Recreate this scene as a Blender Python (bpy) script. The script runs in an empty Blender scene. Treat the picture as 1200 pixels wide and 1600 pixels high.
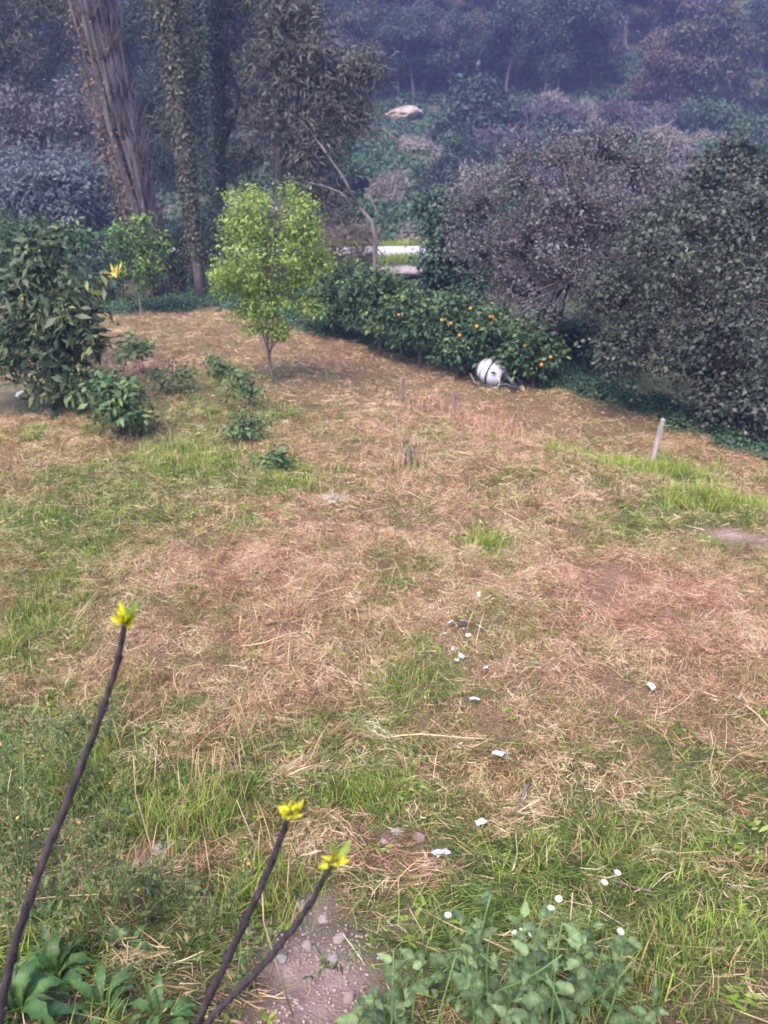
import bpy, bmesh, math
import numpy as np
from mathutils import Vector, Matrix

# ------------------------------------------------------------------ camera, world, sun, exposure
S = bpy.context.scene
C = S.collection
CAM_H, PITCH, FPX = 4.0, math.radians(25.0), 1208.0
cam_d = bpy.data.cameras.new('camera'); cam = bpy.data.objects.new('camera', cam_d); C.objects.link(cam)
cam.location = (0, 0, CAM_H); cam.rotation_euler = (math.pi/2 - PITCH, 0, 0)
cam_d.sensor_fit = 'VERTICAL'; cam_d.sensor_height = 36; cam_d.sensor_width = 27
cam_d.lens = 36*FPX/1600
cam_d.clip_start = 0.05; cam_d.clip_end = 2000
cam_d.dof.use_dof = True; cam_d.dof.focus_distance = 4.2; cam_d.dof.aperture_fstop = 2.6
S.camera = cam

SUN_EL, SUN_AZ = math.radians(58), math.radians(205)      # azimuth clockwise from +Y: behind the camera, slightly to its left
W = bpy.data.worlds.new('World'); S.world = W; W.use_nodes = True
nt = W.node_tree; nt.nodes.clear()
sky = nt.nodes.new('ShaderNodeTexSky'); sky.sky_type = 'NISHITA'; sky.sun_disc = False
sky.sun_elevation = SUN_EL; sky.sun_rotation = SUN_AZ; sky.air_density = 1.0; sky.dust_density = 2.5; sky.ozone_density = 2.0
bg = nt.nodes.new('ShaderNodeBackground'); bg.inputs[1].default_value = 0.11
wo = nt.nodes.new('ShaderNodeOutputWorld')
nt.links.new(sky.outputs[0], bg.inputs[0]); nt.links.new(bg.outputs[0], wo.inputs[0])
sd = bpy.data.lights.new('sun', 'SUN'); sd.energy = 1.5; sd.angle = math.radians(40); sd.color = (1.0, 0.87, 0.82)
so = bpy.data.objects.new('sun', sd); C.objects.link(so)
sv = Vector((math.sin(SUN_AZ)*math.cos(SUN_EL), math.cos(SUN_AZ)*math.cos(SUN_EL), math.sin(SUN_EL)))
so.rotation_euler = sv.to_track_quat('Z', 'Y').to_euler(); so.location = (0, -5, 30)
S.view_settings.view_transform = 'Standard'; S.view_settings.look = 'None'
S.view_settings.gamma = 1.0; S.view_settings.use_curve_mapping = False
S.view_settings.exposure = 2.4
S.render.engine = 'CYCLES'
S.cycles.use_denoising = True; S.cycles.filter_width = 1.7
S.cycles.max_bounces = 3; S.cycles.diffuse_bounces = 2; S.cycles.glossy_bounces = 1; S.cycles.transmission_bounces = 2; S.cycles.volume_bounces = 0
S.cycles.volume_step_rate = 4.0

# ------------------------------------------------------------------ numbers: noise, terrain, pixels
def sstep(a, b, x):
    t = np.clip((np.asarray(x, float)-a)/(b-a), 0, 1); return t*t*(3-2*t)
def _hash(ix, iy, seed):
    h = (ix.astype(np.int64)*374761393 + iy.astype(np.int64)*668265263 + seed*1446651) & 0xffffffff
    h = ((h ^ (h >> 13))*1274126177) & 0xffffffff
    return ((h ^ (h >> 16)) & 0xffff)/65535.0
def vnoise(x, y, seed=0):
    x = np.asarray(x, float); y = np.asarray(y, float)
    ix = np.floor(x); iy = np.floor(y); fx = x-ix; fy = y-iy
    fx = fx*fx*(3-2*fx); fy = fy*fy*(3-2*fy)
    a = _hash(ix, iy, seed); b = _hash(ix+1, iy, seed); c = _hash(ix, iy+1, seed); d = _hash(ix+1, iy+1, seed)
    return (a*(1-fx)+b*fx)*(1-fy) + (c*(1-fx)+d*fx)*fy
def fbm(x, y, seed=0, o=3):
    r = 0; a = 1; t = 0
    for k in range(o):
        r = r + a*vnoise(np.asarray(x)*2**k+17*k, np.asarray(y)*2**k-9*k, seed+k); t += a; a *= .5
    return r/t

cP, sP = math.cos(PITCH), math.sin(PITCH)
def ray(px, py):
    u = (px-600)/FPX; v = -(py-800)/FPX
    return np.array([u, cP+v*sP, -sP+v*cP])
def H0(x, y):                                            # the mown field and the bank below the camera
    x = np.asarray(x, float); y = np.asarray(y, float)
    bank = np.interp(y, [-30, -1.0, 0.0, 1.6, 2.6, 3.6, 4.6], [3.0, 2.4, 2.2, 1.15, .55, .15, 0])
    z = bank - .018*np.maximum(y-4, 0) - .025*np.clip(x, -3, 8)*sstep(3, 8, y)
    s = ((x-0.3)*3.5 + (y-13.1)*3.9)/math.hypot(3.5, 3.9)   # terrace step along the line of stakes
    z = z - .34*sstep(0, .9, s)*sstep(-1.5, 1.0, x)*sstep(30, 20, y)
    return z
def P0(px, py):
    d = ray(px, py); t = np.linspace(1, 60, 6000)
    z = CAM_H + d[2]*t; i = int(np.argmax(z < H0(d[0]*t, d[1]*t)))
    return np.array([d[0]*t[i], d[1]*t[i], z[i]])
_e = np.array([P0(*q)[:2] for q in [(60, 470), (200, 492), (340, 480), (520, 530), (640, 562), (740, 582), (880, 608), (990, 640), (1110, 690), (1230, 735)]])
_e = _e[np.argsort(_e[:, 0])]
EX = np.concatenate([[-60], _e[:, 0], [_e[-1, 0]+6, 60]]); EY = np.concatenate([[26], _e[:, 1], [_e[-1, 1]-2.5, _e[-1, 1]-6]])
def edge(x, y): return np.asarray(y, float)-np.interp(x, EX, EY)
ROAD_Y = 43.0
def H(x, y):
    x = np.asarray(x, float); y = np.asarray(y, float)
    e = edge(x, y)
    z = H0(x, np.minimum(y, 26)) - .45*sstep(.5, 9, e)
    z = z*sstep(36, 28, y) + (-.85)*(1-sstep(36, 28, y))
    rough = sstep(46, 60, y)
    z = z + np.interp(y, [0, 47, 88, 100, 190, 230], [0, 0, 7.6, 12.5, 62, 70]) + rough*(fbm(x/14, y/14, 5)-.5)*4.5*sstep(47, 75, y)
    side = np.maximum(np.abs(x)-55, 0)
    z = z + .3*side*sstep(30, 60, y)
    near = sstep(40, 30, y)
    z = z + near*((fbm(x/1.3, y/1.3, 11)-.5)*.17 + (fbm(x/.38, y/.38, 21, 2)-.5)*.15)
    return z
def P(px, py):
    d = ray(px, py); t = np.concatenate([np.linspace(1, 40, 4000), np.linspace(40, 260, 3000)])
    z = CAM_H + d[2]*t; b = z < H(d[0]*t, d[1]*t); i = int(np.argmax(b))
    return np.array([d[0]*t[i], d[1]*t[i], z[i]])
def at(px, py, Y):                                       # point on a pixel's ray at world distance Y
    d = ray(px, py); t = Y/d[1]; return np.array([d[0]*t, Y, CAM_H+d[2]*t])
def dep(px, py, t):
    return np.array([0, 0, CAM_H])+ray(px, py)*t
def ground_under(px, py, Y):
    p = at(px, py, Y); return np.array([p[0], p[1], float(H(p[0], p[1]))])
def ppm(p):                                              # pixels per metre at a point
    return FPX/(p[1]*cP+(CAM_H-p[2])*sP)

# ------------------------------------------------------------------ mesh helpers
def mesh(name, V, F, mat=None, rnd=None, smooth=False, attrs=None):
    V = np.asarray(V, np.float32).reshape(-1, 3); F = np.asarray(F, np.int32)
    n = F.shape[1]
    me = bpy.data.meshes.new(name)
    me.vertices.add(len(V)); me.vertices.foreach_set('co', V.ravel())
    me.loops.add(F.size); me.loops.foreach_set('vertex_index', F.ravel())
    me.polygons.add(len(F)); me.polygons.foreach_set('loop_start', np.arange(len(F), dtype=np.int32)*n)
    me.polygons.foreach_set('loop_total', np.full(len(F), n, np.int32))
    if smooth: me.polygons.foreach_set('use_smooth', np.ones(len(F), bool))
    at_ = dict(attrs or {})
    if rnd is not None: at_['rnd'] = rnd
    for k, v in at_.items():
        a = me.attributes.new(k, 'FLOAT', 'POINT'); a.data.foreach_set('value', np.asarray(v, np.float32))
    me.update(calc_edges=True)
    if mat: me.materials.append(mat)
    return me
def obj(name, me, parent=None, loc=None):
    o = bpy.data.objects.new(name, me); C.objects.link(o)
    if parent is not None: o.parent = parent
    if loc is not None: o.location = loc
    return o
def tag(o, label=None, cat=None, group=None, kind=None):
    if label: o['label'] = label
    if cat: o['category'] = cat
    if group: o['group'] = group
    if kind: o['kind'] = kind
    return o
def thing(name, label, cat, loc, group=None, rz=0.0):
    o = obj(name, None, None, [float(v) for v in loc]); o.rotation_euler = (0, 0, rz); return tag(o, label, cat, group)
def norm(v):
    return v/np.maximum(np.linalg.norm(v, axis=-1, keepdims=True), 1e-9)
def tubes(paths, sides=6):
    Vs, Fs, o = [], [], 0
    a = np.linspace(0, 2*np.pi, sides, endpoint=False)
    for pts, rad in paths:
        pts = np.asarray(pts, float); k = len(pts)
        rad = np.broadcast_to(np.asarray(rad, float), (k,))
        t = norm(np.gradient(pts, axis=0))
        ref = np.array([0., 0, 1]) if abs(t[0, 2]) < .9 else np.array([1., 0, 0])
        u = norm(np.cross(t, ref)); w = np.cross(t, u)
        ring = pts[:, None] + rad[:, None, None]*(np.cos(a)[None, :, None]*u[:, None] + np.sin(a)[None, :, None]*w[:, None])
        Vs.append(ring.reshape(-1, 3))
        i = np.arange(k-1)[:, None]*sides; j = np.arange(sides)[None]; jn = (j+1) % sides
        Fs.append(np.stack([i+j, i+jn, i+sides+jn, i+sides+j], -1).reshape(-1, 4)+o)
        o += k*sides
        for s, e in ((0, 1), ((k-1)*sides, 0)):                # end caps as quads
            for q in range(1, sides-2, 2):
                f = [s, s+q, s+q+1, s+(q+2) % sides] if sides > 3 else None
                if f: Fs.append(np.array([f if not e else f[::-1]])+o-k*sides)
    return np.concatenate(Vs), np.concatenate(Fs)
def bend(rng, a, b, n=6, wob=.08, sag=0.0):
    a = np.asarray(a, float); b = np.asarray(b, float); t = np.linspace(0, 1, n)[:, None]
    L = np.linalg.norm(b-a); m = rng.normal(0, wob*L, 3); m2 = rng.normal(0, wob*.5*L, 3)
    p = a+(b-a)*t + m*np.sin(np.pi*t) + m2*np.sin(2*np.pi*t)
    p[:, 2] += sag*L*np.sin(np.pi*t[:, 0]); return p
def leaf_quads(pos, nrm, axis, L, Wd, fold=.25):
    n = norm(nrm); a = norm(axis - n*np.sum(axis*n, -1, keepdims=True)); b = np.cross(n, a)
    L = np.asarray(L)[:, None]; Wd = np.asarray(Wd)[:, None]
    v0 = pos; v2 = pos+a*L; m = pos+a*L*.45
    v1 = m+b*Wd*.5+n*Wd*fold; v3 = m-b*Wd*.5+n*Wd*fold
    V = np.stack([v0, v1, v2, v3], 1).reshape(-1, 3)
    return V, np.arange(len(V)).reshape(-1, 4)
def sph(rng, n, low=-1.0):
    d = norm(rng.normal(size=(n, 3))); f = d[:, 2] < low
    d[f, 2] *= -1; return d
def crown(rng, lobes, ncl, nl, rc, L, Wd, up=.5, out=.7, rnd_amt=.45, shell=(.5, 1.0), low=-.55, droop=.2, flat=.8, lvar=.35, nsub=8, sub=(.28, .5), fill=.15, tip=0.0):
    lobes = np.asarray(lobes, float); w = np.prod(lobes[:, 3:], 1)**(2/3); w /= w.sum()
    k = len(lobes); sl = np.repeat(np.arange(k), nsub); sd_ = sph(rng, k*nsub, low)                # boughs: small clumps on every lobe
    sc_ = lobes[sl, :3]+sd_*lobes[sl, 3:]*rng.uniform(.55, .95, k*nsub)[:, None]; sr = lobes[sl, 3:]*rng.uniform(*sub, k*nsub)[:, None]
    ws = np.prod(sr, 1)**(2/3); ws /= ws.sum(); st = rng.uniform(0, 1, k*nsub)
    si = rng.choice(k*nsub, ncl, p=ws); d = sph(rng, ncl, -.8); r = rng.uniform(.25, 1, ncl)**.5*(1+.12*rng.normal(size=ncl))
    cen = sc_[si]+d*sr[si]*r[:, None]; li = sl[si]; oc_ = sc_[si].copy(); tone = st[si]*.6+rng.uniform(0, 1, ncl)*.4
    f = rng.uniform(0, 1, ncl) < fill; lf = rng.choice(k, ncl, p=w); df = sph(rng, ncl, low); rf = rng.uniform(shell[0]**2, .8, ncl)**.5
    cen[f] = (lobes[lf, :3]+df*lobes[lf, 3:]*rf[:, None])[f]; li = np.where(f, lf, li); oc_[f] = lobes[lf, :3][f]
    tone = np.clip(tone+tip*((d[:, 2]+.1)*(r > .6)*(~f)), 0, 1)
    ci = np.repeat(np.arange(ncl), nl)
    off = rng.normal(0, 1, (len(ci), 3))*rc*rng.uniform(.6, 1.4, ncl)[ci][:, None]; off[:, 2] *= flat
    pos = cen[ci]+off
    outw = norm(pos-oc_[ci])*.65+norm(off)*.35
    nrm = outw*out+np.array([0, 0, up])+rng.normal(0, .45, pos.shape)
    ax = outw+rng.normal(0, .7, pos.shape); ax[:, 2] -= droop
    s = np.clip(rng.normal(1, lvar, len(pos)), .4, 1.8)
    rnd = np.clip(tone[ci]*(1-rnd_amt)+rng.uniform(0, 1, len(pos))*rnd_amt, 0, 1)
    return pos, nrm, ax, L*s, Wd*s, rnd, cen, li
def limbs(rng, top, r0, lobes, cen, li, twigs, sides=7, twig_r=.006, wob=.06, split=.35):
    top = np.asarray(top, float); lobes = np.asarray(lobes, float)
    tr = bend(rng, (0, 0, -.12), top, 9, wob*.6)
    k = np.linspace(0, 1, 9)
    paths = [(tr, r0*(1.25-.25*np.minimum(k*6, 1))*(1-.62*k))]
    for q in lobes:
        t = rng.uniform(split, .98); i = t*8; a = tr[int(i)]+(tr[min(int(i)+1, 8)]-tr[int(i)])*(i-int(i))
        p = bend(rng, a, q[:3]+rng.normal(0, .1, 3)*q[3:], 7, wob, .06)
        rr = r0*.55*(1-.5*t); paths.append((p, np.linspace(rr, rr*.3, 7)))
    pv = [tubes(paths, sides)]
    tw = []
    for i in rng.choice(len(cen), min(twigs, len(cen)), replace=False):
        q = lobes[li[i]]; a = q[:3]+(cen[i]-q[:3])*rng.uniform(0, .25)
        p = bend(rng, a, cen[i]+(cen[i]-a)*.06, 5, .07); tw.append((p, np.linspace(max(r0*.12, twig_r*1.6), twig_r, 5)))
    if tw: pv.append(tubes(tw, 4))
    V = np.concatenate([v for v, f in pv]); o = np.cumsum([0]+[len(v) for v, f in pv])
    return V, np.concatenate([f+o[i] for i, (v, f) in enumerate(pv)])

# ------------------------------------------------------------------ materials
def mat(name):
    m = bpy.data.materials.new(name); m.use_nodes = True; m.node_tree.nodes.clear()
    t = m.node_tree; o = t.nodes.new('ShaderNodeOutputMaterial'); return m, t, o
def ramp(t, fac, stops):
    r = t.nodes.new('ShaderNodeValToRGB'); e = r.color_ramp.elements
    while len(e) < len(stops): e.new(.5)
    for i, (p, c) in enumerate(stops): e[i].position = p; e[i].color = (*c, 1)
    t.links.new(fac, r.inputs[0]); return r.outputs[0]
def attr(t, n, typ='GEOMETRY'):
    a = t.nodes.new('ShaderNodeAttribute'); a.attribute_name = n; a.attribute_type = typ; return a.outputs['Fac']
def leaf_mat(name, stops, rough=.5, trans=.3, spec=.35):
    m, t, o = mat(name)
    n = len(stops)
    col = ramp(t, attr(t, 'rnd'), [(i/(n-1) if n > 1 else 0, c) for i, c in enumerate(stops)])
    p = t.nodes.new('ShaderNodeBsdfPrincipled'); t.links.new(col, p.inputs['Base Color']); p.inputs['Roughness'].default_value = rough
    p.inputs['Specular IOR Level'].default_value = spec
    if name in ('weed_leaf', 'rosette_leaf', 'bud_green', 'bud_yellow'):
        tc = t.nodes.new('ShaderNodeTexCoord'); nz = t.nodes.new('ShaderNodeTexNoise'); nz.inputs['Scale'].default_value = 9; nz.inputs['Detail'].default_value = 4; t.links.new(tc.outputs['Object'], nz.inputs['Vector'])
        oi = t.nodes.new('ShaderNodeObjectInfo'); hv = t.nodes.new('ShaderNodeHueSaturation'); ad = t.nodes.new('ShaderNodeMath'); ad.operation = 'MULTIPLY_ADD'; ad.inputs[1].default_value = .75; ad.inputs[2].default_value = .62
        mr = t.nodes.new('ShaderNodeMath'); mr.operation = 'MULTIPLY'; t.links.new(oi.outputs['Random'], ad.inputs[0]); ns = t.nodes.new('ShaderNodeMath'); ns.operation = 'ADD'; ns.inputs[1].default_value = .5; t.links.new(nz.outputs[0], ns.inputs[0])
        t.links.new(ad.outputs[0], mr.inputs[0]); t.links.new(ns.outputs[0], mr.inputs[1]); t.links.new(mr.outputs[0], hv.inputs['Value']); t.links.new(col, hv.inputs['Color']); col = hv.outputs[0]
        t.links.new(col, p.inputs['Base Color']); bu = t.nodes.new('ShaderNodeBump'); bu.inputs['Strength'].default_value = .5; bu.inputs['Distance'].default_value = .01; t.links.new(nz.outputs[0], bu.inputs['Height']); t.links.new(bu.outputs[0], p.inputs['Normal'])
    tr = t.nodes.new('ShaderNodeBsdfTranslucent'); t.links.new(col, tr.inputs[0])
    mx = t.nodes.new('ShaderNodeMixShader'); mx.inputs[0].default_value = trans
    t.links.new(p.outputs[0], mx.inputs[1]); t.links.new(tr.outputs[0], mx.inputs[2]); t.links.new(mx.outputs[0], o.inputs[0])
    return m
def bark_mat(name, c1, c2, scale=8, stretch=.15, bump=.6, rough=.9):
    m, t, o = mat(name)
    tc = t.nodes.new('ShaderNodeTexCoord'); mp = t.nodes.new('ShaderNodeMapping'); mp.inputs['Scale'].default_value = (scale, scale, scale*stretch)
    n = t.nodes.new('ShaderNodeTexNoise'); n.inputs['Scale'].default_value = 1; n.inputs['Detail'].default_value = 6
    t.links.new(tc.outputs['Object'], mp.inputs[0]); t.links.new(mp.outputs[0], n.inputs['Vector'])
    col = ramp(t, n.outputs[0], [(.35, c1), (.65, c2)])
    p = t.nodes.new('ShaderNodeBsdfPrincipled'); t.links.new(col, p.inputs['Base Color']); p.inputs['Roughness'].default_value = rough
    b = t.nodes.new('ShaderNodeBump'); b.inputs['Strength'].default_value = bump; b.inputs['Distance'].default_value = .05
    t.links.new(n.outputs[0], b.inputs['Height']); t.links.new(b.outputs[0], p.inputs['Normal']); t.links.new(p.outputs[0], o.inputs[0])
    return m
def plain(name, c, rough=.6, var=.15, scale=20, metal=0, bump=.2):
    m, t, o = mat(name)
    tc = t.nodes.new('ShaderNodeTexCoord'); n = t.nodes.new('ShaderNodeTexNoise'); n.inputs['Scale'].default_value = scale; n.inputs['Detail'].default_value = 5
    t.links.new(tc.outputs['Object'], n.inputs['Vector'])
    col = ramp(t, n.outputs[0], [(.3, tuple(max(0, v*(1-var)) for v in c)), (.7, tuple(min(1, v*(1+var)) for v in c))])
    p = t.nodes.new('ShaderNodeBsdfPrincipled'); t.links.new(col, p.inputs['Base Color']); p.inputs['Roughness'].default_value = rough; p.inputs['Metallic'].default_value = metal
    b = t.nodes.new('ShaderNodeBump'); b.inputs['Strength'].default_value = bump; b.inputs['Distance'].default_value = .01
    t.links.new(n.outputs[0], b.inputs['Height']); t.links.new(b.outputs[0], p.inputs['Normal']); t.links.new(p.outputs[0], o.inputs[0])
    return m

M = {}
M['bark'] = bark_mat('bark', (.06, .045, .045), (.17, .13, .125))
M['bark_pale'] = bark_mat('bark_pale', (.16, .13, .13), (.36, .31, .31))
M['bark_dark'] = bark_mat('bark_dark', (.03, .025, .025), (.09, .07, .065))
M['poplar_bark'] = bark_mat('poplar_bark', (.03, .023, .028), (.105, .084, .096), 6, .12, 1.0)
M['twig_violet'] = bark_mat('twig_violet', (.05, .042, .05), (.13, .11, .125))
M['young_leaf'] = leaf_mat('young_leaf', [(.10, .17, .03), (.20, .29, .055), (.34, .41, .12)], .5, .4)
M['citrus_leaf'] = leaf_mat('citrus_leaf', [(.022, .06, .022), (.045, .105, .03), (.09, .17, .035), (.27, .33, .06)], .45, .2, .25)
M['citrus_dark'] = leaf_mat('citrus_dark', [(.014, .038, .026), (.028, .065, .035), (.06, .11, .045), (.20, .26, .07)], .45, .2, .25)
M['loquat_leaf'] = leaf_mat('loquat_leaf', [(.012, .026, .016), (.024, .046, .024), (.048, .075, .035), (.09, .115, .06), (.22, .22, .06)], .45, .2, .25)
M['young_yellow'] = leaf_mat('young_yellow', [(.45, .36, .05), (.55, .42, .08)], .5, .3)
M['shrub_leaf'] = leaf_mat('shrub_leaf', [(.03, .07, .03), (.06, .11, .045), (.12, .18, .06), (.22, .26, .12)], .45, .25, .25)
M['grey_leaf'] = leaf_mat('grey_leaf', [(.05, .044, .054), (.08, .072, .084), (.125, .116, .124), (.09, .10, .08)], .6, .2)
M['holm_leaf'] = leaf_mat('holm_leaf', [(.016, .022, .020), (.030, .039, .030), (.058, .066, .049), (.13, .13, .095)], .5, .15)
M['dark_leaf'] = leaf_mat('dark_leaf', [(.02, .042, .035), (.035, .07, .05), (.06, .10, .06)], .5, .15)
M['olive_leaf'] = leaf_mat('olive_leaf', [(.055, .072, .08), (.09, .112, .12), (.15, .175, .185)], .5, .2)
M['pine_leaf'] = leaf_mat('pine_leaf', [(.035, .042, .033), (.06, .068, .05), (.10, .105, .075)], .6, .2)
M['pine_grey'] = leaf_mat('pine_grey', [(.045, .047, .043), (.08, .08, .07), (.14, .135, .115)], .6, .2)
M['hill_green'] = leaf_mat('hill_green', [(.017, .031, .028), (.03, .05, .04), (.05, .075, .053)], .6, .2)
M['hill_olive'] = leaf_mat('hill_olive', [(.038, .04, .03), (.065, .065, .046), (.10, .095, .066)], .6, .2)
M['hill_violet'] = leaf_mat('hill_violet', [(.05, .043, .055), (.08, .068, .084), (.12, .105, .118)], .6, .2)
M['hill_brown'] = leaf_mat('hill_brown', [(.065, .046, .036), (.10, .072, .055), (.14, .108, .08)], .6, .2)
M['scrub_green'] = leaf_mat('scrub_green', [(.026, .06, .038), (.045, .095, .05), (.075, .13, .06)], .6, .25)
M['scrub_pale'] = leaf_mat('scrub_pale', [(.12, .10, .095), (.19, .165, .15), (.26, .23, .19)], .7, .2)
M['dry_brown'] = leaf_mat('dry_brown', [(.10, .06, .04), (.20, .11, .06), (.30, .19, .12)], .8, .2)
M['bramble'] = leaf_mat('bramble', [(.02, .055, .035), (.04, .09, .05), (.08, .14, .06)], .5, .2)
M['weed_leaf'] = leaf_mat('weed_leaf', [(.05, .095, .038), (.09, .15, .06), (.16, .225, .095), (.23, .29, .13)], .55, .3, .3)
M['wisp_leaf'] = leaf_mat('wisp_leaf', [(.035, .055, .022), (.07, .10, .035), (.13, .165, .06), (.2, .17, .09)], .6, .3, .2)
M['rosette_leaf'] = leaf_mat('rosette_leaf', [(.022, .055, .018), (.04, .09, .025), (.075, .14, .04)], .5, .25, .3)
M['bud_yellow'] = leaf_mat('bud_yellow', [(.50, .46, .02), (.62, .58, .03)], .5, .35)
M['bud_green'] = leaf_mat('bud_green', [(.24, .33, .06), (.36, .46, .09)], .5, .45)
M['sprig_bark'] = bark_mat('sprig_bark', (.016, .010, .013), (.045, .028, .034), 40, .4, .4, .7)
M['orange'] = plain('orange', (.60, .21, .02), .45, .12, 30)
M['petal'] = plain('petal', (.55, .55, .55), .6, .04)
M['flower_eye'] = plain('flower_eye', (.60, .45, .05), .8, .2, 60)
M['stem_green'] = plain('stem_green', (.10, .17, .05), .6, .2, 15)
M['straw'] = plain('straw', (.48, .37, .22), .7, .2, 12)
M['stake_wood'] = bark_mat('stake_wood', (.16, .13, .12), (.34, .29, .27), 25, .08, .5)
M['stake_dark'] = bark_mat('stake_dark', (.09, .06, .055), (.20, .14, .12), 25, .08, .5)
M['white_paint'] = plain('white_paint', (.50, .48, .52), .45, .09, 9)
M['black_metal'] = plain('black_metal', (.035, .035, .05), .5, .3, 20)
M['bare_metal'] = plain('bare_metal', (.45, .43, .42), .5, .2, 20)
M['paper'] = plain('paper', (.45, .45, .48), .6, .06, 30)
M['stone'] = plain('stone', (.25, .225, .21), .85, .25, 30, 0, .5)
M['stone_pink'] = plain('stone_pink', (.26, .20, .175), .9, .25, 40, 0, .5)
M['gravel'] = plain('gravel', (.30, .225, .195), .95, .3, 3, 0, .3)
M['rock'] = plain('rock', (.26, .215, .195), .9, .4, 2.5, 0, .8)
M['outcrop'] = plain('outcrop', (.25, .195, .165), .9, .45, 1.2, 0, .8)

# ------------------------------------------------------------------ what grows where in the field (world ellipses from places seen in the photograph)
PATCH = []
def patch(px, py, rx, ry, kind, amt):
    p = P(px, py); k = ppm(p); dist = math.hypot(p[1], CAM_H-p[2])
    PATCH.append((p[0], p[1], rx/k, ry/k*dist/max(CAM_H-p[2], .5), kind, amt))
for q in [(80, 800, 160, 90, 'g', .6), (300, 725, 130, 45, 'g', .75), (450, 752, 70, 28, 'g', .55), (330, 620, 110, 60, 'g', .55), (470, 640, 60, 22, 'g', .35),
          (1000, 738, 120, 26, 'g', 1.0), (1120, 785, 110, 26, 'g', .85), (1150, 640, 120, 30, 'g', .4), (760, 852, 45, 22, 'g', .7), (800, 965, 110, 40, 'g', .35), (600, 900, 120, 40, 'g', .35),
          (150, 1180, 180, 130, 'g', .55), (40, 1000, 80, 160, 'g', .55), (280, 1275, 120, 70, 'g', .8), (560, 1250, 130, 40, 'g', .6), (1000, 1420, 330, 170, 'g', .72), (1100, 1300, 160, 90, 'g', .45),
          (720, 1480, 220, 90, 'g', .55), (660, 1060, 60, 40, 'g', .45), (120, 1480, 200, 130, 'g', .4), (420, 1440, 120, 90, 'g', .5), (1060, 850, 110, 60, 'g', .3), (690, 690, 40, 30, 'g', .35), (600, 800, 70, 20, 'g', .3),
          (980, 610, 110, 18, 'g', .5), (1000, 820, 80, 22, 'g', .4), (400, 800, 60, 26, 'g', .3), (880, 700, 50, 16, 'g', .5),
          (430, 880, 170, 50, 'p', .75), (350, 990, 190, 80, 'p', .35), (600, 1345, 100, 60, 'p', 1.0), (960, 910, 180, 50, 'p', .8), (1070, 970, 190, 70, 'p', .95), (1000, 1110, 160, 50, 'p', .4), (650, 950, 120, 40, 'p', .35), (760, 680, 120, 45, 'p', .6), (720, 655, 130, 26, 'p', .7),
          (560, 560, 160, 40, 'p', .3), (240, 570, 80, 25, 'p', .5), (420, 790, 80, 24, 'p', .6), (1150, 700, 70, 30, 'p', .6), (640, 780, 120, 50, 'p', .3), (830, 1050, 110, 40, 'p', .4), (520, 820, 70, 20, 'p', .5),
          (490, 1540, 85, 110, 's', 1.25), (480, 1430, 50, 55, 's', .7), (1150, 835, 60, 16, 's', .8), (60, 625, 130, 24, 's', .75), (240, 1340, 60, 40, 's', .35), (600, 1310, 40, 20, 's', .4),
          (690, 1330, 50, 25, 's', .4), (1000, 915, 80, 18, 's', .12), (640, 1440, 60, 30, 's', .3)]:
    patch(*q)
def field(x, y):
    x = np.asarray(x, float); y = np.asarray(y, float)
    g = .20+.45*(fbm(x/.8, y/.8, 31)-.45)+.75*(fbm(x/.27, y/.27, 33, 2)-.5)+.16*sstep(6, 3.5, y); p = .16+.5*(fbm(x/.9, y/.9, 41)-.5)+.7*(fbm(x/.3, y/.3, 43, 2)-.5); s = 0*x  # near rows greener: more green growth, plus bank shade put into colour
    for (cx, cy, rx, ry, k, a) in PATCH:
        w = a*np.exp(-(((x-cx)/rx)**2+((y-cy)/ry)**2)*1.1)
        if k == 'g': g = g+w
        elif k == 'p': p = p+w; g = g-.3*w
        else: s = s+w
    g = g-.10*sstep(8, 16, y)
    return np.clip(g, 0, 1), np.clip(p, 0, 1), np.clip(s*(.75+.6*fbm(x/.3, y/.3, 51)), 0, 1)

# ------------------------------------------------------------------ ground, road
def axis(a, b, step, far_a, far_b, grow=1.13):
    c = list(np.arange(a, b+1e-6, step)); s = step; v = b
    while v < far_b: s *= grow; v += s; c.append(v)
    s = step; v = a
    while v > far_a: s *= grow; v -= s; c.insert(0, v)
    return np.array(c)
gx = axis(-11, 9, .1, -170, 170); gy = axis(.6, 20, .1, -40, 235, 1.09)
X, Y = np.meshgrid(gx, gy); Z = H(X, Y)
nx, ny = len(gx), len(gy)
i = np.arange(ny-1)[:, None]*nx+np.arange(nx-1)[None]
GF = np.stack([i, i+1, i+nx+1, i+nx], -1).reshape(-1, 4)
g_, p_, s_ = field(X.ravel(), Y.ravel())
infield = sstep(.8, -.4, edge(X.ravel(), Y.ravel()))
lq = P(60, 615); infield = infield*(1-.9*np.exp(-((X.ravel()-lq[0])/2.0)**2-((Y.ravel()-lq[1])/1.3)**2))  # dark floor colour under the loquat paints in its contact shade
m, t, o = mat('soil_and_thatch')
tc = t.nodes.new('ShaderNodeTexCoord')
def noise(scale, detail=6):
    n = t.nodes.new('ShaderNodeTexNoise'); n.inputs['Scale'].default_value = scale; n.inputs['Detail'].default_value = detail; n.inputs['Roughness'].default_value = .65
    t.links.new(tc.outputs['Object'], n.inputs['Vector']); return n.outputs[0]
def mixc(f, a, b):
    x = t.nodes.new('ShaderNodeMix'); x.data_type = 'RGBA'
    t.links.new(f, x.inputs['Factor'])
    for s_in, v in ((x.inputs['A'], a), (x.inputs['B'], b)):
        if isinstance(v, tuple): s_in.default_value = (*v, 1)
        else: t.links.new(v, s_in)
    return x.outputs['Result']
n1, n2 = noise(9), noise(60, 4)
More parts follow.
